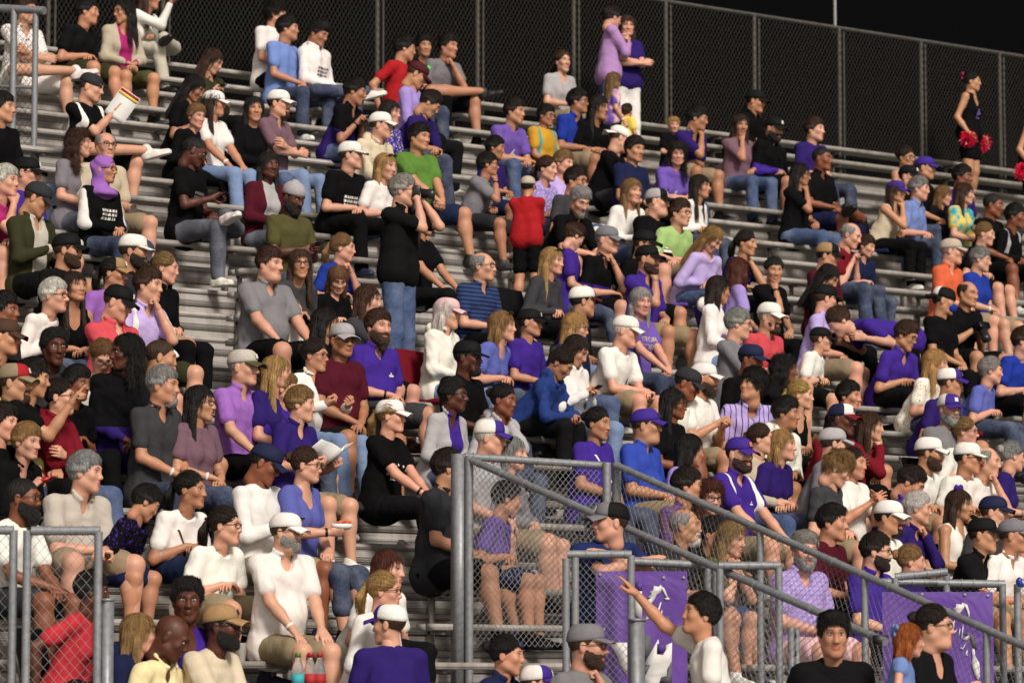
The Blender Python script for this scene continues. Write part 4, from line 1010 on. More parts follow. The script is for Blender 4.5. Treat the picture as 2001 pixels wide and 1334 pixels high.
286 558 72 4 .|f m short.brn|-|polo.plav.w.should|shorts.dolive|mouth_l||man in lavender polo with a fist at his mouth
318 524 88 6 .|f w pony.dblond|-|hood.k|pants.k|lap||fair-haired woman in black hoodie turned aside
524 516 60 4 45|f m short.brn|-|polo.grey|shorts.k|knees|hv=1;hd=heavy;lean=.5;lmax=.6|heavy man in grey t-shirt leaning forward, hands on his knees
584 516 15 0 .|t w long.brn|-|long.dgrey|pants.kk|lap|gl|brown-haired woman in glasses and charcoal top
668 484 82 2 .|f w pony.dblond|-|tee.royal|shorts.kk|chin_l|sz=.92|girl with ponytail in bright blue t-shirt, hand at her chin
658 546 18 28 .|f g bangs.lbrn|-|long.k|pants.k|lap|sz=.85;pr=lines:lgrey|young girl with long hair in black printed sweatshirt looking down
571 606 70 4 .|f g pony.dblond|-|long.w|pants.pink|lap|sz=.55|blonde toddler in white on a lap
570 384 45 22 .|d m buzz.blk|beanie.lgrey|tee.olive|jeans.gjean|phone|bd=blk;hv=.3|bearded man in pale grey knit cap and olive t-shirt on his phone#phone held by the man in knit cap
786 370 82 2 62|f m short.gry|-|polo.kk|jeans.jean|cam|st;gl|grey-haired man in black polo and jeans standing to take a photo#camera held at the eye of the standing man
826 432 75 6 .|t w long.dbrn|-|tee.k|leg.kk|knees||woman in black leggings hidden behind the standing photographer
718 588 80 4 .|f w long.brn|-|tee.dgrey|shorts.k|cheek_r||pale woman behind the brown-bearded man
738 640 42 2 .|f m short.brn|-|polo.purple|shorts.dgrey|lap|bd=brn:long;hv=.5;pr=small:w|brown-bearded man in bright purple polo
668 666 30 4 .|o m buzz.blk|cap.lgrey|tee.maroon|shorts.kk|lap|gl;hv=.5|man in light grey cap, glasses and dark maroon t-shirt
614 696 72 4 .|t w bun.dbrn|-|jacket.white.w.mute|jeans.ljean|read|gl;vn=.8|woman in glasses and white cardigan with hair in a bun
540 730 86 2 .|f w long.blond|-|tee.dpurple|jeans.djean|lap||girl with long blonde hair and dark headband in purple
556 762 86 4 .|f k short.dblond|-|tee.purple|shorts.k|lap|sz=.88|boy in purple tucked behind the woman reading
586 792 86 4 .|f w short.dblond|-|polo.dpurple|shorts.khaki|read||short-haired woman in purple polo reading a white programme#open white programme held by the short-haired woman
764 816 82 2 .|f w pony.dblond|trk.w.w.w|tee.k|pants.kk|clasp|pr=stars:w|woman in white trucker cap and black star print t-shirt
517 908 82 24 .|b m buzz.blk|cap.navy.coral.emb|long.w|shorts.khaki|phone_r||man in navy cap and white long sleeves tapping a phone#black phone held by the man in navy cap
598 912 84 4 .|f w bun.brn|-|tee.peri|capri.djean|hold_r|gl;vn=.9|woman in glasses and violet blue v-neck holding food#paper tray of food held by the woman in glasses
372 960 76 2 .|o w pony.blk|-|tee.w|shorts.djean|lap|strap=2|woman with tied black hair in white t-shirt and thin dark strap
166 926 76 2 .|f m short.gry|-|shirt.stone|shorts.khaki|clasp|hd=old;hv=.8|grey-haired man in pale button shirt and khaki shorts
46 976 80 2 .|b m buzz.blk|-|tee.w|shorts.char|clasp|gl;bd=blk:long|man with full black beard and glasses in white t-shirt
284 984 110 30 75|t k short.blk|-|tee.k.purple.speck|shorts.navy|lap|sz=.85;row=2;lmax=.9|dark-haired boy in black and purple with head down
316 756 76 2 .|t m short.gry|-|polo.dgrey|jeans.djean|lap|bd=gry:goatee;hv=.3|grey-bearded man in dark grey polo sitting tall
390 790 76 2 .|t w long.blk|-|tee.mauve|jeans.djean|lap|gl|woman with long black hair and glasses in mauve t-shirt
474 720 72 2 .|f m buzz.gry|trk.stone.stone.olive|polo.orchid|pants.k|knees|hd=old|man in stone cap and orchid purple polo
114 778 82 0 .|f w bun.dbrn|-|hood.dred.rose.mute|jeans.jean|crossed|gl|woman in maroon hoodie and glasses with arms folded
50 866 60 6 .|f w short.dblond|-|jacket.k|pants.k|hold_r|sz=.92|young person in black jacket holding a red snack bag#red snack bag held by the young person in black
3 828 70 4 .|f w short.dbrn|-|long.k|pants.k|lap||woman in black cut by the edge of the picture below the olive jacket
26 750 76 2 .|t m short.brn|trk.red.khaki.khaki|jacket.olive|jeans.djean|lap|bd=brn:goatee;hv=.5|man with moustache in tan cap and olive jacket
148 752 60 4 .|b w short.blk|-|tee.k|pants.k|lap||person in black behind the maroon hoodie
60 742 100 4 75|t m short.blk|-|tee.k|pants.k|up_r|pa=92;pz=.03|person stretching a bare arm to point across the row
102 680 28 2 .|d m afro.blk|-|hood.char|pants.k|lap||man in dark hoodie with sweat-bright forehead facing forward
244 692 -68 0 20|d m dreads.blk|-|hood.k.dpurple.lower|pants.k|lap||man with black braids looking back over his shoulder
196 698 22 36 .|f w bun.lbrn|-|tee.w|jeans.djean|lap|gl|woman in white bowing her head, glasses low on her nose
4 660 80 4 .|t m buzz.brn|cap.brown|tee.k|pants.k|lap||person in brown cap at the picture edge above the olive jacket
2 608 78 2 .|b m short.blk|-|tee.char|shorts.k|lap||dark-haired man at the picture edge level with the white cardigan
312 700 100 8 70|t m buzz.brn|-|tee.kk|shorts.kk|lap||cropped-haired man in black behind the grey-bearded man
275 1240 102 2 78|f k bangs.dblond|-|hood.navy|shorts.k|lap|sz=.9;short=1|fair-haired boy in navy hoodie seen from behind
338 1246 82 30 .|d m -|-|polo.butter.k.mute|shorts.k|lap|hd=man|bald man in yellow polo with bowed head
367 1176 14 2 .|d m afro.blk|-|tank.purple|shorts.purple|lap||young man in purple jersey facing forward
436 1226 76 0 .|d m buzz.blk|cap.tan.k.emb|tee.cream|shorts.k|crossed|gl;bd=blk;hv=.6;pr=bits:dolive|bearded man in tan cap and cream t-shirt with folded arms
441 1030 77 2 .|f w pony.dbrn|-|tee.w|shorts.khaki|lap|gl;hv=.6|dark-haired woman in glasses and plain white t-shirt
560 1042 72 2 38|f m buzz.brn|cap.w|polo.w|shorts.khaki|knees|gl;bd=gry;hv=.4;sp=.02;sz=.94;hd=heavy|stout grey-bearded man in white cap and white polo
182 1158 98 4 72|d w short.blk|-|tee.brick|pants.kk|side_r|hv=.0;sz=.9|person in coral red t-shirt behind the gate mesh
760 1116 66 2 .|f w long.aub|-|tee.w|pants.kk|lap||woman with long dark red hair in white t-shirt
752 1158 82 2 .|f w pony.blond|-|long.w|jeans.djean|lap|gl|blonde woman in glasses with ponytail and white knit sweater
760 1222 -112 0 195|f k buzz.brn|trk.purple.w.purple|tee.dpurple|shorts.k|lap|sz=.95|boy in purple t-shirt and white mesh cap turned away from the camera
876 918 100 2 72|t m short.dbrn|-|polo.char|shorts.k|lap|hv=.6|stout man in charcoal polo beside the fence post
990 1282 82 2 .|t w bun.blk|-|jacket.navy|pants.k|lap||woman with dark hair in a high bun and navy jacket
1148 1264 76 2 .|f m buzz.brn|capf.grey|tee.grey|shorts.k|chin_l|gl;bd=brn;F=22.3;fz=-.1|bearded man in flat grey cap and glasses, hand on chin
1050 1338 80 2 .|f k short.brn|trk.purple.w.purple|tee.kk|shorts.k|lap|row=-3;sz=.9|person in purple and white cap barely above the picture bottom
1192 1024 -72 -2 24|f m buzz.brn|trkb2.grey.k.grey|tee.ink|shorts.k|rail|F=24.0;fz=.85;lean=.22;nk=.13|young man in navy t-shirt and black cap leaning on the gate rail
1368 1203 -80 -12 -88|t m short.blk|-|tee.w|shorts.k|up_r|F=22.0;fz=-.1;pa=-95;pz=.34;pd=.42;hv=0;sz=.93|young man in white t-shirt standing and pointing upward
990 978 108 12 72|t g short.blk|-|tee.lpurple|shorts.navy|lap|sz=.92|girl in bright purple t-shirt behind the fence mesh
1344 952 86 2 .|t m short.dbrn|-|shirt.mauve.purple.plaid|shorts.khaki|lap||dark-haired man in plum plaid shirt by the sloping rail
1388 976 20 6 .|f w curly.aub|-|tee.kk|pants.k|lap|gl|auburn-haired woman in glasses between two men
1340 1030 70 2 .|t m fringe.gry|-|polo.char|shorts.k|lap|bd=wht:goatee|balding man with white goatee and charcoal polo
1394 1046 60 4 .|t w bun.blk|-|tee.k|shorts.navy|chin_l||young dark-haired woman in black, chin on her hand
1430 1056 50 10 .|f w wavy.dblond|-|tee.olive|shorts.jean|chin2|lmax=.7|fair-haired woman leaning forward with hands at her face
1446 890 46 2 .|f m buzz.brn|cap.purple.orange.emb|polo.purple.w.shoulder|shorts.khaki|knees|bd=brn;hv=.4;pr=small:w|man in purple cap and purple polo with white shoulder stripes
1530 872 76 0 .|f w bob.blond|-|tee.dpurple|jeans.djean|lap|hd=old|woman with pale blonde hair and dark purple t-shirt
1488 860 82 2 .|f w pony.brn|-|long.beige|jeans.jean|lap|sz=.92|brown-haired girl in beige beside the blonde in purple
1538 810 70 4 .|o m short.blk|-|hood.w|shorts.k|lap||young man with cropped black hair in white hoodie
1567 774 82 2 .|f w pony.blond|-|tank.k|shorts.k|lap||blonde woman in black sleeveless top
1535 724 95 2 65|b w curly.blk|-|tee.kk|shorts.k|mouth_r||woman with dark curls and hoop earrings raising a bangled wrist
1661 776 60 4 .|t w short.blk|-|tee.k|shorts.k|lap||dark-haired woman peering from behind the red jacket
1648 822 60 4 .|d m buzz.blk|trk.w.navy.dred|jacket.dred|pants.k|clap|hv=.5|man in navy and white cap and red jacket clapping
1703 836 86 2 .|f w long.brn|-|long.dred|pants.k|mouth_r||woman with straight brown hair in dark red, hand to mouth
1630 870 102 4 75|f m buzz.brn|cap.lgrey|tee.grey|shorts.khaki|lap||man in worn grey cap and grey t-shirt turned away
1637 918 86 30 .|f m fluffy.dblond|-|tee.dgrey|shorts.khaki|lap||blond young man in charcoal t-shirt looking down
1669 908 62 2 .|t w bun.dbrn|-|tee.w|jeans.djean|clap||dark-haired woman in white t-shirt clapping her hands
1818 888 80 4 .|t m short.brn|trk.w.w.w|tee.w|shorts.khaki|lap|bd=brn|bearded man in white trucker cap and white t-shirt
1780 946 78 32 .|t m short.dbrn|-|polo.purple|shorts.k|lap||dark-haired man in purple polo with his head lowered
1893 898 76 2 .|t m short.blk|capf.w|tee.w|shorts.k|lap|gl|man in glasses, tall white cap and white t-shirt
1930 904 70 6 .|f m fringe.gry|-|tee.w|shorts.khaki|mouth_l|hd=old;pr=lines:dgrey|bald man in white printed t-shirt with hand on his face
1858 802 30 4 .|f m buzz.gry|trk.purple.w.purple|tee.grey|shorts.k|lap|bd=gry;hv=.5|grey-bearded man in purple and white cap and grey t-shirt
1889 846 76 2 .|f w pony.dblond|-|long.w|shorts.khaki|lap|gl|woman in glasses with tied hair and white top
1860 750 80 4 .|t m buzz.brn|trk.purple.w.purple|tee.dpurple|shorts.k|lap||man in purple and white cap and purple shirt beside the curly-haired woman
1940 726 86 4 .|f w afro.gry|-|tee.peri|jeans.djean|lap|hd=old;short=1|curly grey-haired woman in violet blue t-shirt
1832 712 82 4 .|f w wavy.blond|-|tee.w.gold.speck|jeans.djean|lap||woman with wavy blonde hair in white and gold top
2006 668 80 4 .|f m short.brn|-|tee.royal|shorts.k|lap||person in royal blue t-shirt cut by the picture edge
1980 894 108 4 75|f w bun.gry|-|tee.dpurple|jeans.djean|lap|hd=old|woman with tied grey hair and purple t-shirt at the picture edge
1794 996 82 6 .|f w afro.wht|-|jacket.dpurple|pants.k|chin_l|hd=old|woman with white curls and dark purple jacket
1738 1014 62 2 .|t m buzz.blk|cap.w|tee.w|shorts.khaki|lap|bd=blk:goatee;hv=.3|man with black goatee, white cap and white t-shirt
1876 990 60 4 .|t w long.brn|-|tank.w|shorts.jean|phoneear_l|bow=2|woman with purple bow and bare shoulders talking on a phone#phone at the ear of the woman with the bow
1943 1004 72 4 .|f m buzz.brn|cap.navy.gold.emb|tee.dgrey|shorts.k|lap||man in navy cap with gold badge
1921 1048 72 0 .|t m short.dbrn|capf.k.w.emb|polo.kk|shorts.khaki|crossed|hv=.3|man in black cap and black polo with arms folded at the railing
1980 1050 76 2 .|t m short.brn|cap.grey.w.emb|polo.w|shorts.khaki|lap||man in grey cap and white polo at the picture edge
1626 1024 70 2 .|t m quiff.blk|-|tee.maroon|shorts.k|lap||young man with curly black hair in maroon t-shirt
1712 1080 82 4 .|f m short.dbrn|-|polo.purple|shorts.k|lap|gl;bd=dbrn|dark-bearded man in glasses and purple polo
1780 1100 86 2 .|f w bun.dblond|-|tee.dpurple|shorts.k|lap||woman with light brown hair in a low bun behind the banner fence
1572 1078 20 6 .|f m short.gry|-|polo.lav.plav.plaid|shorts.pink|lap|hd=old;bd=gry;hv=.7|grey-bearded man in lavender check shirt behind the rails
1627 1244 4 0 10|t m quiff.blk|-|tee.kk|shorts.k|down|F=22.0;fz=-.1|curly-haired young man in black t-shirt standing below the rail
1824 1226 76 0 50|f w bun.dbrn|-|long.kk|pants.kk|hold_r|F=21.6;fz=-.1;gl;hv=.8;hd=heavy;vn=.9|woman in glasses and black scoop-neck top carrying a child
1775 1253 98 2 80|f g bob.ginger|-|dress.sky|shorts.jean|lap|F=21.25;fz=.85;sz=.58;bow=3;hs=1.06|red-haired toddler in denim dress with a blue bow carried on an arm
635 634 92 4 60|t w long.blk|-|tee.k|pants.k|lap||girl with long black hair in black behind the grey cap
1000 965 60 10 .|f w bob.brn|-|tee.dgrey|shorts.khaki|lap|skip=1|x
'''.strip().split('\n')
SCL = 1.12                                  # the crowd's size against the rows
def parse(i, ln):
    p = ln.split('|'); f0 = p[0].split(); x, y, hy, hp = map(float, f0[:4])
    sk, g, hr = p[1].split(); lab = p[7].split('#')
    ex = {}
    for t in p[6].split(';'):
        if t: k, _, v = t.partition('='); ex[k] = v or 1
    if 'skip' in ex: return None
    top = p[3].split('.'); bot = p[4].split('.')
    hatp = p[2].split('.'); rs = random.Random(i*7+3)
    by = (52+.22*(hy-60)+rs.uniform(-7, 7)) if f0[4] == '.' else float(f0[4])
    sz0 = dict(m=1.0, w=.94, k=.85, g=.82, o=.97, O=.92)[g]*SCL
    d = dict(i=i, x=x, y=y, hy=hy+rs.uniform(-4, 4), hp=hp, by=by, skin=sk, g=g, hair=hr.split('.'), hat=hatp, top=top, bot=bot, arms=p[5], ex=ex, label=lab[0].strip(),
             item=lab[1].strip() if len(lab) > 1 else None, sz=float(ex['sz'])*SCL if 'sz' in ex else sz0, hv=float(ex.get('hv', rs.uniform(0, .25))), stand=ex.get('st') == 1 or 'F' in ex, rs=rs)
    if 'F' in ex: d['F'] = float(ex['F']); d['fz'] = float(ex['fz'])
    if 'pd' in ex: d['pr'] = float(ex['pd'])
    for k in ('lmax', 'lmin', 'lean', 'sp', 'pa', 'pz', 'vn', 'row'):
        if k in ex: d[k] = float(ex[k])
    if 'row' in ex: d['row'] = int(ex['row'])
    if 'hand' in ex: d['hand'] = ex['hand']
    if 'xleg' in ex: d['xleg'] = int(ex['xleg'])
    d['head'] = ex.get('hd') or ('kid' if (g in 'kg' and d['sz'] < .96*SCL) else 'woman' if g in 'wg' else 'heavy' if d['hv'] >= .8 else 'man')
    d['sp'] = d.get('sp', rs.uniform(.05, .16) if g in 'mk' else rs.uniform(.02, .07))
    d['tuck'] = rs.uniform(-.05, .09)
    d['hs'] = 1.0
    return d
# ------------------------------------------------------------ prints on clothes
def star(cx, cy, r):
    return [(cx+r*(1 if k % 2 == 0 else .42)*math.sin(math.pi*k/5), cy+r*(1 if k % 2 == 0 else .42)*math.cos(math.pi*k/5)) for k in range(10)]
def rect(x0, y0, x1, y1, n=1):
    out = []
    for i in range(n):
        a = x0+(x1-x0)*i/n; b = x0+(x1-x0)*(i+1)/n; out.append([(a, y0), (b, y0), (b, y1), (a, y1)])
    return out
def text_polys(s, size, cx, cy):
    cu = bpy.data.curves.new('lettering', 'FONT'); cu.body = s; cu.size = size; cu.align_x = 'CENTER'; cu.resolution_u = 2
    o = bpy.data.objects.new('lettering', cu); me = o.to_mesh()
    P = [[(me.vertices[v].co.x+cx, me.vertices[v].co.y+cy) for v in p.vertices] for p in me.polygons]
    o.to_mesh_clear(); bpy.data.objects.remove(o); bpy.data.curves.remove(cu); return P
def print_polys(kind, rs):
    if kind == 'text': return text_polys('IT FOR', .062, .02, .045)+text_polys('OCTOBER', .064, 0, -.022)+text_polys('2023', .020, .05, -.062)
    if kind == 'stars':
        P = [star(.105*math.sin(a), -.035+.075*math.cos(a), .014) for a in np.linspace(-1.5, 1.5, 7)]
        return P+rect(-.045, -.042, .045, -.020, 4)+rect(-.075, -.075, .075, -.052, 6)
    if kind == 'lines':
        P = []
        for j in range(3):
            x = -.085
            while x < .08: w_ = rs.uniform(.012, .028); P.append([(x, .03-.035*j), (x+w_, .03-.035*j), (x+w_-.003, .052-.035*j), (x+.003, .052-.035*j)]); x += w_+.006
        return P
    if kind == 'band':
        P = []; x = -.11
        while x < .10: w_ = rs.uniform(.014, .022); P.append([(x, -.06), (x+w_, -.06), (x+w_-.003, -.015), (x+.003, -.015)]); x += w_+.004
        return P
    if kind == 'logo': return [[(-.06, -.02), (-.02, .0), (.0, .04), (.03, .05), (.015, .01), (.06, -.01), (.02, -.03), (-.02, -.045)], rect(-.05, -.075, .05, -.062)[0]]
    if kind == 'ribbon': return [[(.055, .02), (.063, .05), (.075, .05), (.083, .02), (.092, -.03), (.082, -.03), (.069, .012), (.056, -.03), (.046, -.03)]]
    if kind == 'small': return rect(.05, .028, .10, .040, 2)+[[(.065, .043), (.075, .062), (.085, .043)]]
    if kind == 'bits': return [[(x, y), (x+.014, y-.003), (x+.012, y+.012), (x+.002, y+.010)] for x, y in [(-.08, .01), (-.05, -.005), (-.02, .012), (.01, -.01), (.04, .006), (.07, -.004)]]
    return []

def mat44(R, t, s):
    m4 = Matrix.Identity(4)
    for i in range(3):
        for j in range(3): m4[i][j] = float(R[i, j]*s)
        m4[i][3] = float(t[i])
    return m4
def jit(c, rs, a=.06):
    f = 1+rs.uniform(-a, a); return tuple(min(1, x*f*(1+rs.uniform(-a, a)*.5)) for x in c[:3])+(1,)
def hue(k, rs=None, a=.06):
    c = srgb(HUE.get(k) or HUE.get(dict(white='w', body='w').get(k, k), '777777')); return jit(c, rs, a) if rs else c
GROUP = 'spectators seated on the bleachers'
def realize(d, g):
    rs = d['rs']; ex = d['ex']; org = tuple(float(v) for v in d['org'])
    V, F, mi = g['body']; me = mesh('person', V, F); me.polygons.foreach_set('material_index', mi.astype(np.int32))
    for k in ('skin', 'eye', 'iris', 'brow', 'lip'): me.materials.append(M[k])
    skin = jit(srgb(SKIN[d['skin']]), rs, .07)
    root = link('person', me, color=skin, loc=org); tag(root, d['label'], 'person', GROUP if not d['stand'] else 'people standing in the crowd')
    V, F = g['shirt']; me = mesh('shirt', V, F); at_ = me.attributes.new('tc', 'FLOAT_VECTOR', 'POINT'); at_.data.foreach_set('vector', g['tc'].ravel())
    top = d['top']; spec = {'speck': 'cloth_speck', 'lower': 'cloth_lower', 'should': 'cloth_shoulder', 'shoulder': 'cloth_shoulder', 'open': 'cloth_open', 'tiedye': 'cloth_tiedye', 'stripe': 'cloth_stripe', 'plaid': 'cloth_plaid', 'vstripe': 'cloth_vstripe', 'vyoke': 'cloth_shoulder', 'body': 'cloth_sleeve'}
    mk = spec.get(top[3], 'cloth') if len(top) > 3 else 'cloth'
    name = dict(tee='shirt', polo='polo_shirt', long='sweater', hood='hoodie', tank='tank_top', jacket='jacket', shirt='shirt', dress='dress')[top[0]]
    sh = link(name, me, M[mk], root, hue(top[1], rs))
    if len(top) > 2: sh['color2'] = list(hue(top[2])[:3])
    bot = d['bot']; bn = dict(shorts='shorts', jeans='jeans', pants='trousers', leg='leggings', capri='jeans', skirt='skirt')[bot[0]]
    V, F = g['trousers']; link(bn, mesh(bn, V, F), M['denim' if bot[0] in ('jeans', 'capri') else 'cloth'], root, hue(bot[1], rs))
    hm = mat44(d['R'], d['Hl'], d['hs']); hs_ = d['R']@np.diag([1, 1, 1])
    def onhead(nm, me_, col, parent=root, sc=(1, 1, 1)):
        o = link(nm, me_, None, parent, col); o.matrix_local = (hm @ Matrix.Diagonal((*sc, 1))) if parent is root else Matrix.Identity(4); return o
    hat = d['hat']; hr = d['hair']
    hk = hr[0]
    if hk and hk != '-':
        if hat[0] in ('cap', 'capb', 'capf', 'trk', 'trkb', 'trkb2') and hk in ('short', 'quiff', 'fluffy'): hk = 'buzz'
        if hat[0] == 'hijab': hk = None
        if hk:
            sc = (1, 1, 1)
            if 'short' in ex: sc = (1, 1, 1)
            if hat[0] not in ('-',) and hk not in ('buzz',): sc = (.97, .97, .95)
            onhead('hair', hair_mesh(hk), hue(hr[1], rs, .12), sc=sc)
    hc = [hue(c, rs, .04) for c in hat[1:] if c not in ('emb',)]; emb = 'emb' in hat
    if hat[0] in ('cap', 'capf', 'capb'):
        fl = hat[0] == 'capf'; c = onhead('cap', CAPM['wholeflat' if fl else 'whole'], hc[0]); onhead('brim', CAPM['brimflat' if fl else 'brim'], hc[0], c)
        if emb and len(hc) > 1: onhead('emblem', CAPM['emblem'], hc[1], c)
        elif rs.random() < .45: onhead('emblem', CAPM['emblem'], hue(rs.choice(['w', 'dgrey', 'purple'])), c)
        if hat[0] == 'capb': c.matrix_local = hm @ Matrix.Rotation(math.pi, 4, 'Z') @ Matrix.Translation((0, -.024, 0)) @ Matrix.Rotation(-.12, 4, 'X')
        else: c.matrix_local = hm @ Matrix.Rotation(rs.uniform(-.02, .10), 4, 'X')
    elif hat[0] in ('trk', 'trkb', 'trkb2'):
        c = onhead('cap', CAPM['front'], hc[0]); onhead('back_panel', CAPM['back'], hc[1], c); onhead('brim', CAPM['brim'], hc[2] if len(hc) > 2 else hc[0], c)
        onhead('emblem', CAPM['emblem'], hue('purple' if hat[1] == 'w' else 'w'), c)
        if hat[0] == 'trkb': c.matrix_local = hm @ Matrix.Rotation(math.pi, 4, 'Z') @ Matrix.Translation((0, -.024, 0)) @ Matrix.Rotation(-.12, 4, 'X')
    elif hat[0] == 'beanie': onhead('knit_cap', CAPM['beanie'], hc[0])
    elif hat[0] == 'hijab': onhead('headscarf', CAPM['hijab'], hc[0])
    if 'gl' in ex: onhead('glasses', GLM, (.012, .011, .010, 1))
    if 'sg' in ex: onhead('sunglasses', SGM, (.02, .015, .012, 1))
    if 'bd' in ex:
        c, _, k = ex['bd'].partition(':'); onhead('beard', beard_mesh(k or 'full'), hue(c, rs, .1))
    if 'mask' in ex:
        V, F = surf([('+', 0, ell((0, -.070, -.055), (.060, .052, .052))), ('&', 0, fn(lambda X, Y, Z: Y+.035+0*X+0*Z, (-.2,)*3, (.2,)*3))], .008); onhead('face_mask', mesh('face_mask', V, F), hue('royal')).data.materials.append(M['cloth'])
    if 'glow' in ex:
        b = MB(); b.tube([(-.04, -.060, .125), (.0, -.075, .128), (.04, -.060, .125)], .010, 8); o = onhead('glow_stick', mesh('glow_stick', b.V, b.F), (0, .5, 0, 1)); o.data.materials.append(M['glow'])
    if 'bow' in ex:
        k = ex['bow']; col = dict(zip(['1', '2', '3'], ['red', 'purple', 'sky']))[str(k)]
        ctr = (0, .115, .085) if str(k) != '2' else (0, .02, .135)
        o2 = []
        for s in (-1, 1): o2 += [('+', .01, ell((ctr[0]+s*.045, ctr[1], ctr[2]+.01), (.042, .018, .030))), ('+', .01, ell((ctr[0]+s*.03, ctr[1]+.01, ctr[2]-.03), (.018, .012, .032)))]
        V, F = surf(o2, .008, lambda P: wav(P, 3, 70, .004)); onhead('hair_bow', mesh('hair_bow', V, F), hue('magenta') if col == 'red' else hue(col)).data.materials.append(M['cloth'])
    for s in (1, -1):
        f_ = d['fd'][s]; x_ = nrm(np.cross(-f_, UP)); z_ = np.cross(x_, -f_); Rm = np.stack([x_, -f_, z_], 1)
        o = link('shoe', SHOE, None, root, hue(d.setdefault('shoe', rs.choice(['w', 'w', 'lgrey', 'dgrey', 'k', 'k', 'navy', 'brown'])), rs)); o.matrix_local = mat44(Rm, d['An'][s], d['sz'] if d['sz'] > .8 else d['sz'])
    if 'pr' in ex:
        k, _, c = ex['pr'].partition(':'); P, F = decal(d, print_polys(k, rs))
        if len(F):
            o = link('print', mesh('print', P, F, False), M['ink'], sh, hue(c or ('cream' if k == 'text' else 'w')))
    if 'strap' in ex:
        w_ = .012 if ex['strap'] == '1' else .009; n = 12
        pl = []
        for i in range(n):
            t0, t1 = i/n, (i+1)/n; a = (-.10+.22*t0, .15-.34*t0); b_ = (-.10+.22*t1, .15-.34*t1)
            pl.append([(a[0]-w_, a[1]), (a[0]+w_, a[1]), (b_[0]+w_, b_[1]), (b_[0]-w_, b_[1])])
        P, F = decal(d, pl)
        if len(F): link('strap', mesh('strap', P, F, False), M['cloth'], root, hue('w' if ex['strap'] == '1' else 'brown'))
    if rs.random() < .22 and d['top'][0] not in ('long', 'hood', 'jacket'):
        s = 1; a = d['W'][s]; e = nrm(d['E'][s]-a); b = MB(); b.tube([a+e*.022, a+e*.040], .031*d['sz'], 12); b.build('wristwatch', M['plastic'], root, True, hue(rs.choice(['k', 'k', 'w', 'grey'])))
    if d['item']: item(d, root, org)
    return root
def grip_point(d, s):
    Rm = d['Rh%d' % s]; return d['W'][s]+Rm[:, 0]*.085-Rm[:, 2]*.028, Rm
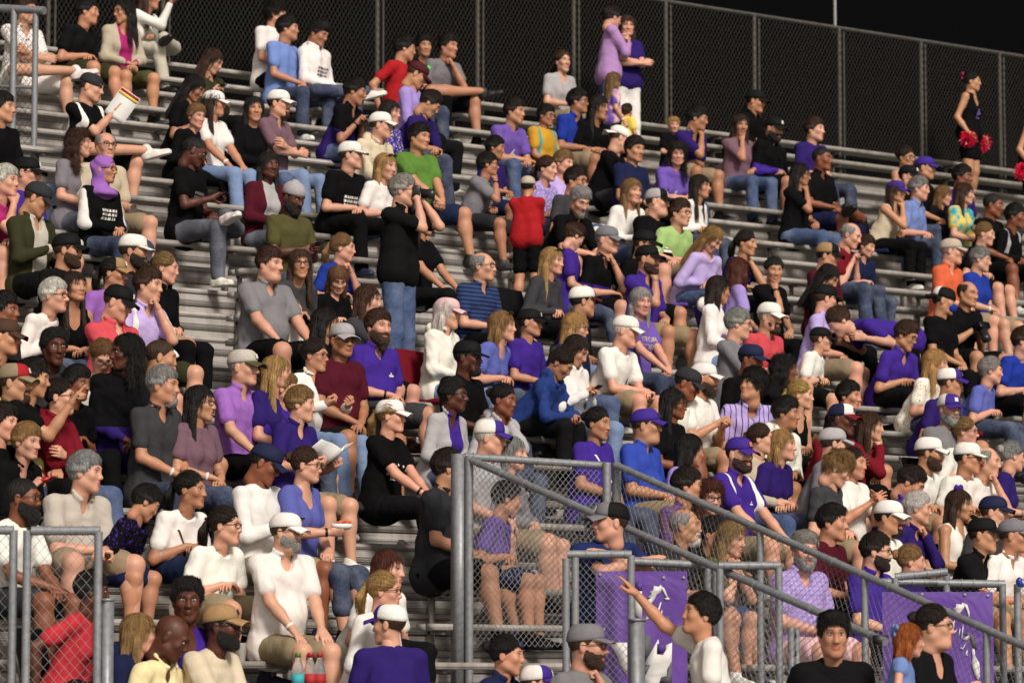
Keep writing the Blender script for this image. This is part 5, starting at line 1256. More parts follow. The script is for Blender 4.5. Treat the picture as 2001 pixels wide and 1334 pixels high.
def item(d, root, org):
    lab = d['item']; g_ = 'phones in spectators hands'; o3 = np.array(org)
    if 'both' in lab or d['arms'] in ('phone', 'read', 'cam'): p = (grip_point(d, 1)[0]+grip_point(d, -1)[0])/2
    else: p = grip_point(d, 1)[0]
    eye = d['Hl']; z_ = nrm(eye-p); x_ = nrm(np.cross(z_, np.array([0, 0, 1.0]))); y_ = np.cross(z_, x_); R = np.stack([x_, y_, z_], 1)
    def place(o): o.matrix_world = mat44(R, p+o3, 1.0); return o
    w_ = lab.split()
    if 'phone' in lab and 'camera' not in lab:
        b = MB(); b.box((-.036, -.075, -.005), (.036, .075, .005)); o = link('phone', mesh('phone', b.V, b.F, False), M['plastic'], color=hue('k') if 'glow' not in lab else hue('dgrey'))
        place(o); tag(o, lab, 'phone', g_)
        b = MB(); b.box((-.033, -.070, .0052), (.033, .070, .0062)); b.build('phone_screen', M['screen'] if 'glow' in lab else M['plastic'], o, False, hue('char'))
        md = o.modifiers.new('edge', 'BEVEL'); md.width = .004; md.segments = 2
    elif 'camera' in lab:
        b = MB(); b.box((-.08, -.055, -.04), (.08, .055, .03)); b.box((-.032, .055, -.03), (.032, .085, .025)); o = link('camera_body', mesh('camera_body', b.V, b.F, False), M['plastic'], color=hue('k'))
        md = o.modifiers.new('edge', 'BEVEL'); md.width = .008; md.segments = 2; place(o); tag(o, lab, 'camera', 'cameras')
        b = MB(); b.tube([(0, 0, -.04), (0, 0, -.11), (0, 0, -.112), (0, 0, -.17)], [.042, .042, .048, .048], 20); b.build('lens', M['plastic'], o, True, hue('char'))
    elif 'sheet' in lab:
        b = MB(); n = 8
        V = []; F = []
        for i in range(n+1):
            for j in range(2): V.append((-.11+.22*j, -.15+.30*i/n, .012*math.sin(i/n*2.4)))
        F = [(2*i, 2*i+1, 2*i+3, 2*i+2) for i in range(n)]
        o = link('sign_sheet', mesh('sign_sheet', V, F), M['paper'], color=(.80, .80, .77, 1)); place(o); tag(o, lab, 'paper sheet')
        md = o.modifiers.new('thick', 'SOLIDIFY'); md.thickness = .002
        for k, (a, c) in enumerate(((.118, 'red'), (.090, 'yellow'))):
            b = MB(); b.box((-.105, a, .014), (.105, a+.026, .018)); b.build('heading', M['paper'], o, False, hue(c))
        o.matrix_world = mat44(np.stack([RGT*.82-UP*.57, RGT*.57*-1-UP*.82, -FWD], 1)@np.diag([1, -1, 1]), p+o3-FWD*.03, 1.0)
    elif 'programme' in lab:
        V, F = [], []; n = 8
        for i in range(2*n+1):
            u = i/n-1
            for j in range(2): V.append((u*.20, -.14+.28*j, .03*math.sin(min(1, abs(u)*1.5)*2.4)+.07*abs(u)))
        F = [(2*i, 2*i+2, 2*i+3, 2*i+1) for i in range(2*n)]
        o = link('programme', mesh('programme', V, F), M['paper'], color=(.80, .79, .77, 1)); md = o.modifiers.new('thick', 'SOLIDIFY'); md.thickness = .004
        place(o); tag(o, lab, 'programme')
        b = MB()
        for j in range(5): b.box((.03, -.09+.035*j, .052), (.13, -.083+.035*j, .054))
        b.build('text_block', M['ink'], o, False, hue('lgrey'))
    elif 'bag' in lab:
        V, F = surf([('+', .02, ell((0, 0, 0), (.055, .085, .022))), ('+', .01, cone((-.05, .085, 0), (.05, .085, 0), .008)), ('+', .01, cone((-.05, -.085, 0), (.05, -.085, 0), .008))], .008, lambda P: wav(P, 5, 60, .005))
        o = link('snack_bag', mesh('snack_bag', V, F), M['plastic'], color=hue('red')); place(o); tag(o, lab, 'snack bag')
    elif 'card' in lab:
        b = MB(); b.box((-.045, -.03, -.002), (.045, .03, .002)); o = link('card', mesh('card', b.V, b.F, False), M['paper'], color=hue('w')); place(o); tag(o, lab, 'card')
    elif 'tray' in lab:
        b = MB(); V, F = surf([('+', .01, ell((0, 0, .0), (.085, .06, .034))), ('-', .004, ell((0, 0, .028), (.080, .056, .030)))], .008)
        o = link('food_tray', mesh('food_tray', V, F), M['paper'], color=hue('w')); o.location = tuple(p+o3+UP*.03); tag(o, lab, 'food tray')
        r_ = random.Random(4); ops = [('+', .004, ell((r_.uniform(-.06, .06), r_.uniform(-.04, .04), .015+r_.uniform(0, .02)), (.018, .014, .012))) for _ in range(16)]
        V, F = surf(ops, .006); link('food', mesh('food', V, F), M['ink'], o, hue('orange'))
# ------------------------------------------------------------ ground and bleachers
b = MB(); b.add([(-1500, -1500, -.01), (1500, -1500, -.01), (1500, 1500, -.01), (-1500, 1500, -.01)], [(0, 1, 2, 3)]); tag(b.build('field', M['turf']), kind='structure')
b = MB(); b.add([(-30, 9, 0), (80, 9, 0), (80, 60, 0), (-30, 60, 0)], [(0, 1, 2, 3)]); tag(b.build('ground', M['concrete']), kind='structure')
stand = tag(empty('bleachers', (15, Y0, 0)), 'long bank of grey aluminium bleachers rising in many straight rows', 'bleachers')
def part(mb, name, mat, parent=stand, smooth=False):
    o = mb.build(name, mat, parent, smooth); o.location = tuple(-np.array(parent.location)); return o
def xat(px, Y): return at(px, 0, at_y(px, Y))[0]
GAPS = [(-3, 0, 640, 905), (1, 5, 668, 900), (8, 11, 640, 720), (10, 13, 330, 505), (9, 15, 868, 1045), (15, 18, 880, 960), (-3, 4, 1400, 1530)]
for k in range(KMIN, KMAX+1):
    y, z = row_y(k), row_z(k); x0, x1 = xat(-330, y), xat(2330, y)
    b = MB()
    for yy in (y, y+.152): b.box((x0, yy, z-.045), (x1, yy+.145, z))
    part(b, 'footboard', M['alu_plank'])
    b = MB()
    hgt = (RISE-.045-.012)/2 if k > KMIN else .25
    for j in range(2):
        zt = z-.049-j*(hgt+.006); b.box((x0, y+.008, zt-hgt+.002), (x1, y+.030, zt)); b.box((x0, y+.0045, zt-hgt*.54), (x1, y+.0082, zt-hgt*.46))
    part(b, 'riser_board', M['alu_riser'])
    gaps = sorted((xat(a, y), xat(c, y)) for k0, k1, a, c in GAPS if k0 <= k <= k1)
    segs = []; s = x0
    for a, c in gaps:
        if a > s: segs.append((s, a))
        s = max(s, c)
    segs.append((s, x1)); b = MB()
    for a, c in segs:
        b.box((a, y+.300, z+SEATH-.048), (c, y+.412, z+SEATH)); b.box((a, y+.416, z+SEATH-.048), (c, y+.528, z+SEATH))
        n = max(1, int((c-a)/1.9))
        for i in range(n+1):
            xx = a+.10+(c-a-.20)*i/n; b.box((xx-.018, y+.47, z+.002), (xx+.018, y+.50, z+SEATH-.05)); b.box((xx-.018, y+.33, z+SEATH-.075), (xx+.018, y+.515, z+SEATH-.05))
    part(b, 'bench_seat', M['alu_plank'])
b = MB()
for i in range(16):
    x = xat(-300, Y0)+i*2.2
    b.tube([(x, row_y(KMIN)+.25, 0), (x, row_y(KMAX)+.3, row_z(KMAX)-.22)], .05, 6); b.tube([(x, row_y(KMAX)+.3, 0), (x, row_y(KMAX)+.3, row_z(KMAX)-.2)], .05, 6)
part(b, 'understructure', M['steel'])

# ------------------------------------------------------------ chain link
def clip(poly, p, dvec):                    # clip an infinite 2d line to a convex polygon
    t0, t1 = -1e9, 1e9; n = len(poly)
    for i in range(n):
        a = np.array(poly[i]); e = np.array(poly[(i+1) % n])-a; nn = np.array([-e[1], e[0]])
        num = float(nn@(p-a)); den = float(nn@dvec)
        if abs(den) < 1e-9:
            if num < 0: return None
            continue
        t = -num/den
        if den > 0: t0 = max(t0, t)
        else: t1 = min(t1, t)
    return (t0, t1) if t1-t0 > .01 else None
def chain(quad, pitch, r, name, mat, parent, asp=1.15):
    """Woven diamonds inside a planar world quad given anticlockwise: bottom left, bottom right, top right, top left."""
    q = [np.asarray(v, float) for v in quad]; U = nrm(q[1]-q[0]); Nn = nrm(np.cross(U, q[3]-q[0])); Vv = np.cross(Nn, U)
    poly = [((p-q[0])@U, (p-q[0])@Vv) for p in q]
    us = [p[0] for p in poly]; vs = [p[1] for p in poly]; H = max(vs)-min(vs)
    V, F = [], []
    for sgn in (1, -1):
        dv = nrm(np.array([sgn*1.0, asp])); u = min(us)-H/asp-pitch
        while u < max(us)+H/asp+pitch:
            c = clip(poly, np.array([u, min(vs)]), dv)
            if c:
                a = np.array([u, min(vs)])+dv*c[0]; e = np.array([u, min(vs)])+dv*c[1]; L = c[1]-c[0]
                n = 1
                side = np.array([-dv[1], dv[0]])
                for i in range(n):
                    p0 = a+(e-a)*i/n; p1 = a+(e-a)*(i+1)/n; m = len(V)
                    for pp in (p0, p1):
                        w0 = q[0]+U*pp[0]+Vv*pp[1]+Nn*(sgn*r*.6); sd = U*side[0]+Vv*side[1]
                        V += [w0+sd*r, w0-sd*r*.5+Nn*r*.87, w0-sd*r*.5-Nn*r*.87]
                    F += [(m, m+1, m+4, m+3), (m+1, m+2, m+5, m+4), (m+2, m, m+3, m+5)]
            u += pitch
    o = link(name, mesh(name, V, F), mat, parent); o.location = tuple(-np.array(parent.location)); return o
def pole(parent, a, c, r=.027, name='post', mat='galv', n=12, ties=0):
    mb = MB(); a = np.asarray(a, float); c = np.asarray(c, float); pts, rr = [a], [r]
    for i in range(ties):                    # wire ties show as small raised bands on the rail
        p = a+(c-a)*(i+.5)/ties; d_ = nrm(c-a)*.005; pts += [p-d_, p-d_*.9, p+d_*.9, p+d_]; rr += [r, r+.004, r+.004, r]
    mb.tube(pts+[c], rr+[r], n); o = mb.build(name, M[mat], parent, True); o.location = tuple(-np.array(parent.location))
    md = o.modifiers.new('split', 'EDGE_SPLIT'); md.split_angle = .9; return o
# tall fence behind the top row
fy = row_y(KMAX)+.62; zt = at(1637, 42, at_y(1637, fy))[2]; zb = row_z(KMAX)-.1
f = tag(empty('back_fence', (xat(1000, fy), fy, zb)), 'tall chain link fence along the top row against the black night', 'fence')
xa, xb = xat(1305, fy), xat(1965, fy); stp = (xb-xa)/4; xs = [xa+stp*i for i in range(-14, 9)]
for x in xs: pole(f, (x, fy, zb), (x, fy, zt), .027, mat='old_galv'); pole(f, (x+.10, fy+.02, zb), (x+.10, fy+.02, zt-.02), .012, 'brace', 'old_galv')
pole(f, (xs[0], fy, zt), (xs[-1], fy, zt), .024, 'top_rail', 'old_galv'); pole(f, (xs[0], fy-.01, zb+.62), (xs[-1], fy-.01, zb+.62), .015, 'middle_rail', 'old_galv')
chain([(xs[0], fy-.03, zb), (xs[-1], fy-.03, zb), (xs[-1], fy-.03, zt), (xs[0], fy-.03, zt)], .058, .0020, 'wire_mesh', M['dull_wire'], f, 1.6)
xp = min(xs, key=lambda v: abs(v-xat(1640, fy))); p = tag(empty('antenna_mast', (xp, fy+.05, zt)), 'slim pale mast rising above the back fence top rail', 'mast')
pole(p, (xp, fy+.075, zt-.05), (xp, fy+.075, zt+1.6), .022, 'mast_tube', 'wire')
pole(p, (xp-.05, fy+.06, zt-.02), (xp+.05, fy+.06, zt-.02), .03, 'clamp', 'old_galv')

# corner post fence high on the side aisle
ky = 19; yy = row_y(ky)+.05; Fq = at_y(35, yy); zlo = row_z(ky)-.3
f = tag(empty('aisle_guard', at(16, 300, Fq)), 'tall guard fence with two posts beside the upper aisle', 'fence')
def P3(px, py, F_): return at(px, py, F_)
def dn(v, z): return np.array([v[0], v[1], z])
a1, a2 = P3(14, 6, Fq), P3(57, 8, Fq-.1)
pole(f, dn(a1, zlo), a1, .034, mat='galv'); pole(f, dn(a2, zlo), a2, .030, mat='galv'); pole(f, P3(-20, 4, Fq+.1), P3(74, 9, Fq-.15), .040, 'top_rail')
pole(f, P3(-20, 160, Fq+.1), P3(57, 163, Fq-.1), .018, 'middle_rail')
chain([dn(P3(-30, 6, Fq+.1), zlo), dn(a2, zlo), a2, P3(-30, 6, Fq+.1)], .065, .0022, 'wire_mesh', M['dull_wire'], f)

# front gates and fences
def gate(name, label, px0, px1, py, F_, postpx, meshpx=None, zbot=0.0, r=.025, tilt=0, cat='gate', mesh_=True):
    a, c = at(px0, py, F_), at(px1, py+tilt, F_)
    g = tag(empty(name, (a[0], a[1], zbot)), label, cat)
    pole(g, a, c, .0265, 'top_rail', ties=max(3, int((px1-px0)/22)))
    for p_ in postpx:
        dx = 0; pp = p_ if isinstance(p_, tuple) else (p_, py)
        t = at(pp[0], pp[1], F_); pole(g, dn(t, zbot), t, r)
    if mesh_:
        m0, m1 = meshpx or (px0, px1); A_, C_ = at(m0, py, F_+.03), at(m1, py+tilt, F_+.03)
        chain([dn(A_, zbot+.02), dn(C_, zbot+.02), C_, A_], .062 if px1 < 300 else .043, .0016 if px1 < 300 else .0019, 'wire_mesh', M['wire'], g)
    return g
gate('metal_gate', 'galvanised mesh gate cut by the picture corner', -60, 27, 1037, 21.3, [27], (-60, 26))
gate('metal_gate', 'galvanised mesh gate in front of the coral red t-shirt', 62, 196, 1038, 21.2, [54, (193, 1040)], (54, 193))
g = tag(empty('gate_post', dn(at(212, 1180, 21.2), 0)), 'short square latch post beside the coral red t-shirt', 'post')
b = MB(); q = at(212, 1175, 21.2); b.box((q[0]-.028, q[1]-.028, 0), (q[0]+.028, q[1]+.028, q[2])); part(b, 'post_tube', M['galv'], g)
b = MB(); b.box((q[0]-.034, q[1]-.034, q[2]), (q[0]+.034, q[1]+.034, q[2]+.015)); part(b, 'post_cap', M['galv'], g)

# stair enclosure
f = tag(empty('stair_fence', dn(at(905, 1260, 25.7), 1.0)), 'chain link stair enclosure with a square corner post and level top rail', 'fence')
a, c = at(908, 893, 25.7), at(1188, 911, 26.2)
pole(f, a, c, .0265, 'top_rail', ties=9)
b = MB(); b.box((at(898, 0, 25.7)[0]-.045, at(898, 0, 25.7)[1]-.045, 1.0), (at(898, 0, 25.7)[0]+.045, at(898, 0, 25.7)[1]+.045, at(898, 888, 25.7)[2])); part(b, 'square_post', M['galv'], f)
pole(f, dn(at(917, 892, 25.66), 1.0), at(917, 892, 25.66), .030)
pole(f, dn(at(1186, 905, 26.15), 1.6), at(1186, 905, 26.15), .032); pole(f, dn(at(1205, 905, 26.2), 1.6), at(1205, 905, 26.2), .034)
chain([dn(at(912, 900, 25.75), 1.52), dn(at(1186, 900, 26.2), 1.52), at(1186, 913, 26.2), at(912, 896, 25.75)], .045, .0021, 'wire_mesh', M['wire'], f)
def rail(label, p0, F0, p1, x_end, drop):
    a = at(p0[0], p0[1], F0); X = a[0]
    # the rail runs straight towards the field (constant x); find where it meets the column x_end
    u = (x_end[0]-1000.5)/FPX; F1 = X/(FWD[0]+u*RGT[0]); c = at(x_end[0], x_end[1], F1)
    g = tag(empty('handrail', a), label, 'handrail'); pole(g, a, c, .0265, 'rail_tube', ties=16)
    A_ = a-np.array([0, 0, drop]); C_ = c-np.array([0, 0, drop])
    chain([A_, C_, c-np.array([0, 0, .02]), a-np.array([0, 0, .02])], .056, .0017, 'wire_mesh', M['wire'], g)
    return g, a, c
g1, a1, c1 = rail('lower sloping handrail with mesh beside the stair, ending at a free end', (914, 897), 25.68, None, (1728, 1254), .72)
g2, a2, c2 = rail('upper sloping handrail crossing in front of the lavender check shirt', (1204, 910), 26.15, None, (2060, 1290), .95)
for t in (.36, .60, .86):
    q = a2+(c2-a2)*t; pole(g2, (q[0], q[1], .2), q-np.array([0, 0, .02]), .026)
for t in (.99,): q = a1+(c1-a1)*t; b = MB(); b.obox(q, (.04, 0, 0), (0, .03, 0), (0, 0, .03)); o = part(b, 'end_cap', M['steel'], g1)

gate('metal_gate', 'mesh gate under the arms of the leaning young man', 1108, 1234, 1084, 23.4, [(1106, 1092), (1124, 1090), (1233, 1086)], (1112, 1233))
g = tag(empty('gate_post', dn(at(1245, 1215, 23.35), 0)), 'square latch post beside the young man pointing upward', 'post')
q = at(1244, 1214, 23.35); b = MB(); b.box((q[0]-.04, q[1]-.03, 0), (q[0]+.04, q[1]+.03, q[2])); part(b, 'post_tube', M['galv'], g)
b = MB(); b.box((q[0]-.046, q[1]-.036, q[2]), (q[0]+.046, q[1]+.036, q[2]+.016)); part(b, 'post_cap', M['galv'], g)
gate('front_fence', 'low mesh fence carrying the purple banner behind the pointing man', 1240, 1392, 1098, 23.75, [(1382, 1104), (1398, 1102)], (1240, 1390), tilt=8, cat='fence')
gate('metal_gate', 'open mesh gate between the pointing man and the lavender check shirt', 1404, 1524, 1106, 23.4, [(1406, 1112), (1521, 1108)], (1406, 1520))
g = tag(empty('gate_post', dn(at(1548, 1225, 23.35), 0)), 'slotted latch post next to the open mesh gate', 'post')
q = at(1549, 1226, 23.35); b = MB()
b.box((q[0]-.035, q[1]-.02, 0), (q[0]-.012, q[1]+.02, q[2])); b.box((q[0]+.012, q[1]-.02, 0), (q[0]+.035, q[1]+.02, q[2])); part(b, 'post_tube', M['galv'], g)
b = MB()
for j in range(5): b.box((q[0]-.0115, q[1]-.015, q[2]-.06-.12*j), (q[0]+.0115, q[1]+.015, q[2]-.03-.12*j))
part(b, 'latch_plate', M['steel'], g)
gate('front_fence', 'low mesh fence carrying the purple banner behind the woman with the child', 1722, 1962, 1138, 24.3, [(1742, 1134), (1848, 1122), (1957, 1140)], (1724, 1957), tilt=4, cat='fence')
gate('front_fence', 'rail and posts at the right hand end with a blue clip'.replace(' at the right hand end', ' beside the black polo shirt'), 1748, 1850, 1128, 24.15, [(1748, 1130)], tilt=-10, cat='fence', mesh_=False)
gate('metal_gate', 'mesh gate cut off below the white polo shirt', 1984, 2080, 1140, 24.1, [(1986, 1142)], (1986, 2080))
q = at(1990, 1138, 24.02); b = MB(); V, F = surf([('+', 0, ell((0, 0, 0), (.020, .02, .035))), ('+', .01, ell((.022, 0, -.02), (.02, .015, .015)))], .006)
o = link('clip', mesh('clip', V, F), M['plastic'], color=hue('royal') if 'hue' in globals() else (.02, .06, .4, 1)); o.location = tuple(q); tag(o, 'small blue clip on top of a gate post', 'clip')

# ------------------------------------------------------------ banners
def banner(label, F_, x0, x1, y0, y1, shapes, grom):
    o0 = at(x0, y1, F_); U = nrm(at(x1, y1, F_)-o0); s = F_/FPX
    g = tag(empty('banner', o0), label, 'banner')
    W_ = (x1-x0)*s; H_ = (y1-y0)*s; n = 14; V, F = [], []
    Nn = np.cross(UP, U)*-1                                  # towards the camera
    Nn = -np.cross(U, UP)*-1 if (np.cross(U, UP)@FWD) < 0 else -np.cross(U, UP)
    def off(u, v): return .010*math.sin(u*9+v*3)+.006*math.sin(u*23-v*7)
    for t in (0, 1):
        for j in range(n+1):
            for i in range(n+1):
                u, v = i/n, j/n; V.append(U*(u*W_)+UP*(v*H_)+Nn*(off(u*W_, v*H_)-.004*t))
    q = (n+1)**2
    for j in range(n):
        for i in range(n): p = j*(n+1)+i; F += [(p, p+1, p+n+2, p+n+1), (q+p, q+p+n+1, q+p+n+2, q+p+1)]
    link('vinyl_sheet', mesh('vinyl_sheet', V, F), M['vinyl'], g)
    from mathutils.geometry import tessellate_polygon
    for nm, col, lift, polys in shapes:
        sets = [polys] if nm == 'white_emblem' else [[p_] for p_ in polys]
        for ps in sets:
            V, F = [], []
            for pl in ps:
                base = len(V); tri = tessellate_polygon([[Vector((x, y, 0)) for x, y in pl]])
                for x, y in pl:
                    u, v = (x-x0)*s, (y1-y)*s; V.append(U*u+UP*v+Nn*(off(u, v)+lift))
                F += [[base+i for i in t] for t in tri]
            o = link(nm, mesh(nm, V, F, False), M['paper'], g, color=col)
            md = o.modifiers.new('thick', 'SOLIDIFY'); md.thickness = .002; md.offset = 0
    for x, y in grom:
        u, v = (x-x0)*s, (y1-y)*s; c = U*u+UP*v+Nn*(off(u, v)+.002); mb = MB(); mb.tube([c, c+Nn*.004], .012, 10); mb.build('eyelet', M['wire'], g, True)
    return g
c1_ = lambda L: [(1100+x/5.253, 1080+y/5.253) for x, y in L]
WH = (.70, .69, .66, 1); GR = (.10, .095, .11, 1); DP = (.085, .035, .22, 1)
banner('purple vinyl banner with a white horse head emblem behind the pointing man', 23.66, 1164, 1342, 1117, 1400, [
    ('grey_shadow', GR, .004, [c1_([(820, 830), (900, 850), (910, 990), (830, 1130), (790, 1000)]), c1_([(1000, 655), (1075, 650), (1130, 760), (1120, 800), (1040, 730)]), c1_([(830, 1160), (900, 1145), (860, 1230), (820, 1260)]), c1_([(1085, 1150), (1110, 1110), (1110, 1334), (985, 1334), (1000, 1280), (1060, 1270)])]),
    ('white_emblem', WH, .007, [c1_([(885, 405), (925, 385), (930, 343), (985, 352), (1000, 330), (1012, 372), (1000, 405), (960, 430), (935, 480), (905, 520), (870, 580), (828, 640), (832, 570), (865, 490), (900, 465), (862, 460), (912, 425)]),
                                c1_([(1000, 335), (1040, 372), (1075, 462), (1064, 470), (1040, 430), (1015, 385)]), c1_([(1030, 470), (1085, 462), (1090, 480), (1060, 495)]),
                                c1_([(822, 700), (880, 630), (912, 612), (890, 670), (850, 700)]), c1_([(930, 690), (1000, 505), (1008, 512), (962, 690), (930, 700)]), c1_([(965, 725), (990, 700), (1010, 590), (1018, 596), (1003, 712), (972, 732)]),
                                c1_([(820, 1150), (905, 1010), (975, 885), (985, 960), (955, 1040), (1020, 1048), (1050, 1000), (1050, 950), (1115, 920), (1110, 1110), (1060, 1200), (1060, 1262), (1000, 1275), (980, 1334), (960, 1400), (820, 1400), (840, 1260), (895, 1148)]),
                                c1_([(480, 922), (655, 922), (655, 1260), (610, 1200), (545, 1050)]), c1_([(740, 395), (808, 398), (808, 700), (740, 640)]), c1_([(740, 830), (808, 830), (808, 1334), (740, 1334)])]),
    ('purple_detail', DP, .010, [c1_([(965, 930), (1040, 950), (1035, 1010), (990, 1030), (960, 1020)]), c1_([(745, 300), (815, 310), (812, 395), (742, 392)])])],
    [(1172, 1124), (1296, 1130), (1335, 1130), (1180, 1230), (1338, 1226)])
c2_ = lambda L: [(1700+x/5.957, 1110+y/5.957) for x, y in L]
banner('purple vinyl banner with a white horse emblem behind the woman with the child', 24.12, 1722, 1938, 1157, 1420, [
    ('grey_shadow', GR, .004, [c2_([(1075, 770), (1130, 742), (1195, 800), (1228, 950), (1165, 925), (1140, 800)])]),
    ('white_emblem', WH, .007, [c2_([(942, 482), (985, 455), (990, 418), (1048, 428), (1066, 402), (1085, 450), (1062, 485), (1030, 530), (990, 572), (965, 548), (992, 505)]), c2_([(1070, 405), (1115, 432), (1142, 520), (1140, 575), (1124, 572), (1108, 490)]),
                                c2_([(912, 665), (972, 608), (962, 690), (918, 745)]), c2_([(930, 770), (1000, 708), (962, 776)]), c2_([(1008, 790), (1025, 700), (1034, 704), (1020, 792)]), c2_([(1038, 830), (1062, 660), (1070, 664), (1056, 810)]),
                                c2_([(1030, 920), (1060, 930), (1100, 868), (1060, 950), (1036, 940)]), c2_([(1080, 1020), (1112, 945), (1115, 1020)]), c2_([(1060, 830), (1130, 780), (1140, 810), (1090, 850)]),
                                c2_([(1163, 928), (1195, 945), (1205, 1030), (1248, 1100), (1258, 1240), (1232, 1322), (1195, 1250), (1160, 1120), (1175, 1030)])])],
    [(1800, 1162), (1883, 1163), (1928, 1165)])
# ------------------------------------------------------------ build the crowd
PEEPS = [p for p in (parse(i, ln) for i, ln in enumerate(PEOPLE)) if p]
for d in PEEPS: prep(d)
def _g(d): return geom(d)
with ThreadPoolExecutor(4) as pool: GEO = list(pool.map(_g, PEEPS))
for d, g in zip(PEEPS, GEO): realize(d, g)
del GEO

if 0:
    for d in PEEPS: print('ROW', d['k'], round(d['x']), round(d['y']), round(d['th'],2), round(d['L']/d['sz'],2), d['label'][:40])
# ------------------------------------------------------------ things among the crowd
BYL = lambda s: next(d for d in PEEPS if s in d['label'])
def lathe(prof, n=18):
    V, F = [], []
    for r_, z_ in prof:
        for k in range(n): V.append((r_*math.cos(2*math.pi*k/n), r_*math.sin(2*math.pi*k/n), z_))
    for i in range(len(prof)-1):
        for k in range(n): F.append((i*n+k, i*n+(k+1) % n, (i+1)*n+(k+1) % n, (i+1)*n+k))
    F.append(tuple(range(n-1, -1, -1))); F.append(tuple(range((len(prof)-1)*n, len(prof)*n))); return V, F
def bottle(loc, label, lab_col, cap_col, fill, h=.25, group=None, rot=None):
    s = h/.25; o = link('drink_bottle', mesh('drink_bottle', *lathe([(r_*s, z_*s) for r_, z_ in [(.026, 0), (.031, .004), (.031, .05), (.029, .07), (.031, .09), (.031, .15), (.027, .178), (.014, .215), (.013, .232)]])), M['clear'])
    o.location = tuple(loc); tag(o, label, 'bottle', group)
    if rot: o.rotation_euler = rot
    link('label', mesh('label', *lathe([(.0318*s, .085*s), (.0318*s, .145*s)])), M['paper'], o, hue(lab_col))
    link('bottle_cap', mesh('bottle_cap', *lathe([(.015*s, .226*s), (.015*s, .246*s), (.012*s, .250*s)])), M['plastic'], o, hue(cap_col))
    if fill: link('drink', mesh('drink', *lathe([(.024*s, .004*s), (.029*s, .01*s), (.029*s, fill*s), (.02*s, fill*s)])), M['plastic'], o, hue(fill and ('k' if lab_col == 'red' else 'sky')))
yb = row_y(-1)+.42
for px, lc, cc, fl, lb in ((584, 'teal', 'green', 0, 'clear water bottle with pale blue label standing by the white polo'), (608, 'red', 'red', .05, 'cola bottle with red cap nearer the clear water bottle'), (626, 'red', 'red', .04, 'cola bottle with red cap nearer the white-shirted women')):
    q = at(px, 0, at_y(px, yb)); bottle((q[0], q[1], row_z(-1)+SEATH), lb, lc, cc, fl, .335, 'drink bottles standing in a line')
q = at(650, 0, at_y(650, row_y(0)+.1)); bottle((q[0], q[1], row_z(0)+.12), 'green-capped bottle lying tilted beside the white knit sweater', 'green', 'lime', 0, .24, None, (0.6, -.5, 0))
q = at(1549, 0, at_y(1549, row_y(15)+.12)); d_ = BYL('leaning with her hand over her mouth'); k_ = d_['k']
q = at(1551, 0, at_y(1551, row_y(k_)+.42)); bottle((q[0], q[1], row_z(k_)+SEATH+.0), 'clear water bottle on the bench beside the woman covering her mouth', 'teal', 'w', 0, .22)

def knee_cap():
    d = BYL('lavender polo with a fist'); s = 1; p = d['org']+d['K'][s]+UP*.03
    o = link('cap', CAPM['front'], None, None, hue('purple')); tag(o, 'purple and white cap resting on a bare knee', 'cap')
    link('back_panel', CAPM['back'], None, o, hue('w')); link('brim', CAPM['brim'], None, o, hue('purple'))
    o.matrix_world = Matrix.Translation(tuple(p)) @ Matrix.Rotation(math.radians(-120), 4, 'Z') @ Matrix.Rotation(.5, 4, 'X')
knee_cap()
def pompom(p, label):
    r_ = np.random.RandomState(int(abs(p[0]*100)) % 9999); V, F = [], []
    for _ in range(520):
        dr = r_.normal(size=3); dr /= np.linalg.norm(dr); sd = nrm(np.cross(dr, r_.normal(size=3))); L = .075+.05*r_.rand(); tip = dr*L+np.array([0, 0, -.02*L/.1])+r_.normal(size=3)*.012
        n = len(V); V += [dr*.01-sd*.004, dr*.01+sd*.004, (dr*L*.6)+sd*.006, tip+sd*.004, tip-sd*.004, (dr*L*.6)-sd*.006]; F += [(n, n+1, n+2, n+5), (n+5, n+2, n+3, n+4)]
    o = link('pompom', mesh('pompom', V, F), M['plastic'], color=(.75, .012, .06, 1)); o.location = tuple(p); tag(o, label, 'pompom', 'red pompoms')
d = BYL('cheerleader in purple and black'); 
pompom(d['org']+d['W'][1]+UP*-.06, 'red pompom in the hand of the cheerleader nearer the benches'); pompom(d['org']+d['W'][-1]+UP*-.06, 'red pompom in the far hand of the cheerleader')
d = BYL('second cheerleader'); pompom(d['org']+d['W'][1]+UP*-.06-RGT*.10, 'red pompom at the picture edge beyond the cheerleader')
def seat(who, col, label):
    d = BYL(who); p = d['org']+d['H']; bf = d['bf']; r = d['r']; T = nrm(UP*.97-bf*.22)
    g = tag(empty('stadium_seat', p), label, 'stadium seat', 'padded seats clipped to the bench')
    for nm, c, ax, ay, az in (('backrest', -bf*.19+T*.20, r*.215, T*.20, np.cross(r, T)*.022), ('cushion', UP*-.075+bf*.02, r*.21, bf*.19, UP*.024)):
        mb = MB(); mb.obox(c, ax, ay, az); o = mb.build(nm, M['cloth'], g, False, hue(col)); md = o.modifiers.new('edge', 'BEVEL'); md.width = .02; md.segments = 3
    for s in (1, -1):
        mb = MB(); mb.tube([-bf*.17+r*s*.225-UP*.08, -bf*.19+r*s*.225+T*.18, -bf*.20+r*s*.225+T*.40], .011, 8); mb.build('side_frame', M['steel'], g, True)
seat('pale pink cap and white hoodie', 'dred', 'red padded seat behind the white hoodie'); seat('charcoal sweater with sunglasses', 'kk', 'black padded seat behind the charcoal sweater')
seat('lavender polo turned away' if False else 'grey cap with black polo', 'char', 'black padded seat behind the grey cap'); seat('coral red t-shirt behind', 'k', 'black padded seat behind the coral red t-shirt')
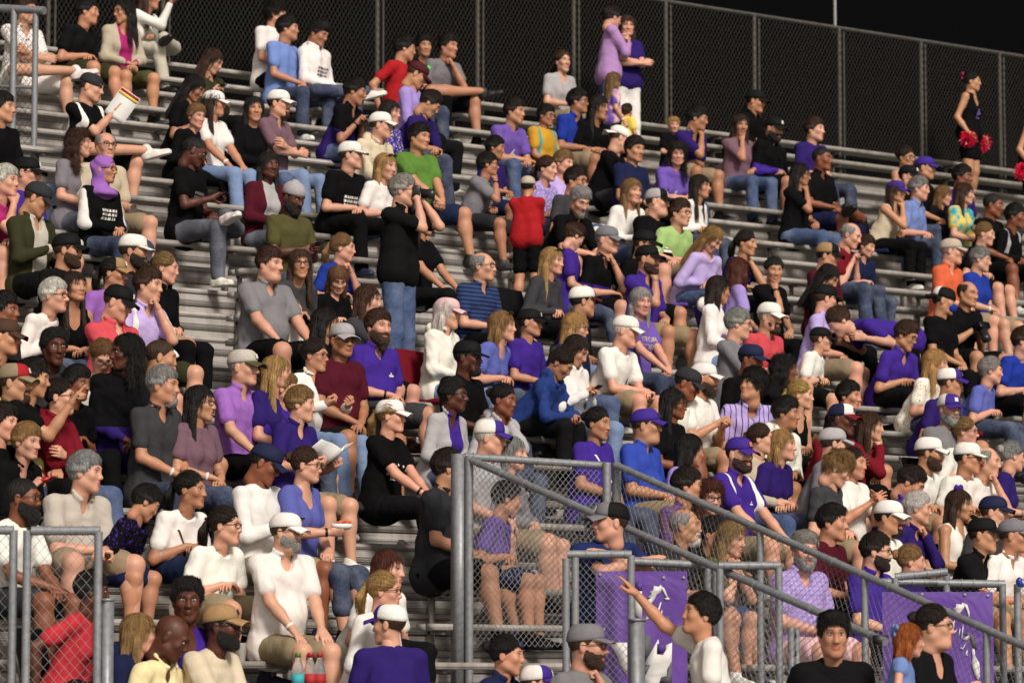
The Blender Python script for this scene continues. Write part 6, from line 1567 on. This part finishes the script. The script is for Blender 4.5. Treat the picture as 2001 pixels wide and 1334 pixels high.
seat('long purple' if False else 'purple visor cap', 'navy', 'dark blue padded seat behind the purple visor'); seat('purple and white cap and grey t-shirt', 'k', 'black padded seat below the purple and white cap')
seat('violet blue t-shirt', 'dred', 'red padded seat behind the violet blue t-shirt'); seat('dark maroon t-shirt', 'k', 'black padded seat behind the dark maroon t-shirt')
seat('pale lilac top', 'lpurple', 'purple padded seat behind the tangled blonde hair'); seat('long auburn hair seen', 'purple', 'purple padded seat behind the auburn hair')
def bag(px, k, col, label, sz=.16, dy=.1):
    q = at(px, 0, at_y(px, row_y(k)+dy)); V, F = surf([('+', .04, ell((0, 0, sz*.55), (sz, sz*.6, sz*.6))), ('+', .03, ell((0, 0, sz*.2), (sz*1.05, sz*.65, sz*.3)))], .014, lambda P: wav(P, 6, 22, .012))
    V[:, 2] = np.maximum(V[:, 2], 0); o = link('bag', mesh('bag', V, F), M['cloth'], color=hue(col)); o.location = (q[0], q[1], row_z(k)); tag(o, label, 'bag')
    mb = MB(); mb.tube([(-sz*.6, 0, sz*1.0), (-sz*.4, 0, sz*1.7), (sz*.4, 0, sz*1.7), (sz*.6, 0, sz*1.0)], .010, 8); mb.build('strap', M['cloth'], o, True, hue('k'))
bag(1335, BYL('long-haired girl in white hoodie')['k'], 'navy', 'shiny dark handbag in front of the girl in white hoodie'); bag(1068, -2, 'k', 'black bag on the steps below the fence mesh', .16)
bag(330, 11, 'kk', 'black backpack on the steps near the grey-jeaned man', .17); bag(1710, 5, 'char', 'dark bag beside the clapping woman', .14)

# cups and bags set down on the benches between people
rc = random.Random(11); done = 0
for d in PEEPS:
    if d['stand'] or d['Hc'] @ FWD > 40 or done >= 16 or rc.random() > .16: continue
    k = d['k']; x = d['org'][0]+rc.choice((-1, 1))*.34; y = row_y(k)+.36
    if any((not e['stand']) and e is not d and abs(e['k']-k) < 1 and abs(e['org'][0]-x) < .34 for e in PEEPS): continue
    done += 1; w_ = d['label'].split(); tail = ' '.join(w_[:9])
    while tail.split()[-1] in ('and', 'in', 'the', 'a', 'of', 'with', 'his', 'her', 'on', 'at', 'to', 'over', 'an', 'beside', 'behind', 'under', 'dark', 'black'): tail = ' '.join(tail.split()[:-1])
    kind = rc.choice(('cup', 'cup', 'bag', 'jacket')); z = row_z(k)+SEATH
    if kind == 'cup':
        o = link('paper_cup', mesh('paper_cup', *lathe([(.030, 0), (.042, .12), (.044, .121), (.040, .12), (.029, .01)])), M['paper'], color=hue(rc.choice(('w', 'red', 'w')))); o.location = (x, y, z); tag(o, 'paper cup on the bench beside the '+tail, 'cup', 'paper cups on the benches')
    else:
        sx = rc.uniform(.13, .18); V, F = surf([('+', .04, ell((0, 0, .06), (sx, .11, .05 if kind == 'jacket' else .12))), ('+', .03, ell((sx*.4, .02, .08), (sx*.6, .08, .05)))], .012, lambda P: wav(P, done, 26, .014)+crease(P, done, 40, .012))
        V[:, 2] = np.maximum(V[:, 2], 0); o = link('bag' if kind == 'bag' else 'folded_jacket', mesh(kind, V, F), M['cloth'], color=hue(rc.choice(('k', 'navy', 'char', 'purple', 'dgrey')))); o.location = (x, y, z)
        tag(o, ('soft bag' if kind == 'bag' else 'bundled jacket')+' on the bench beside the '+tail, kind, 'bags and jackets on the benches')
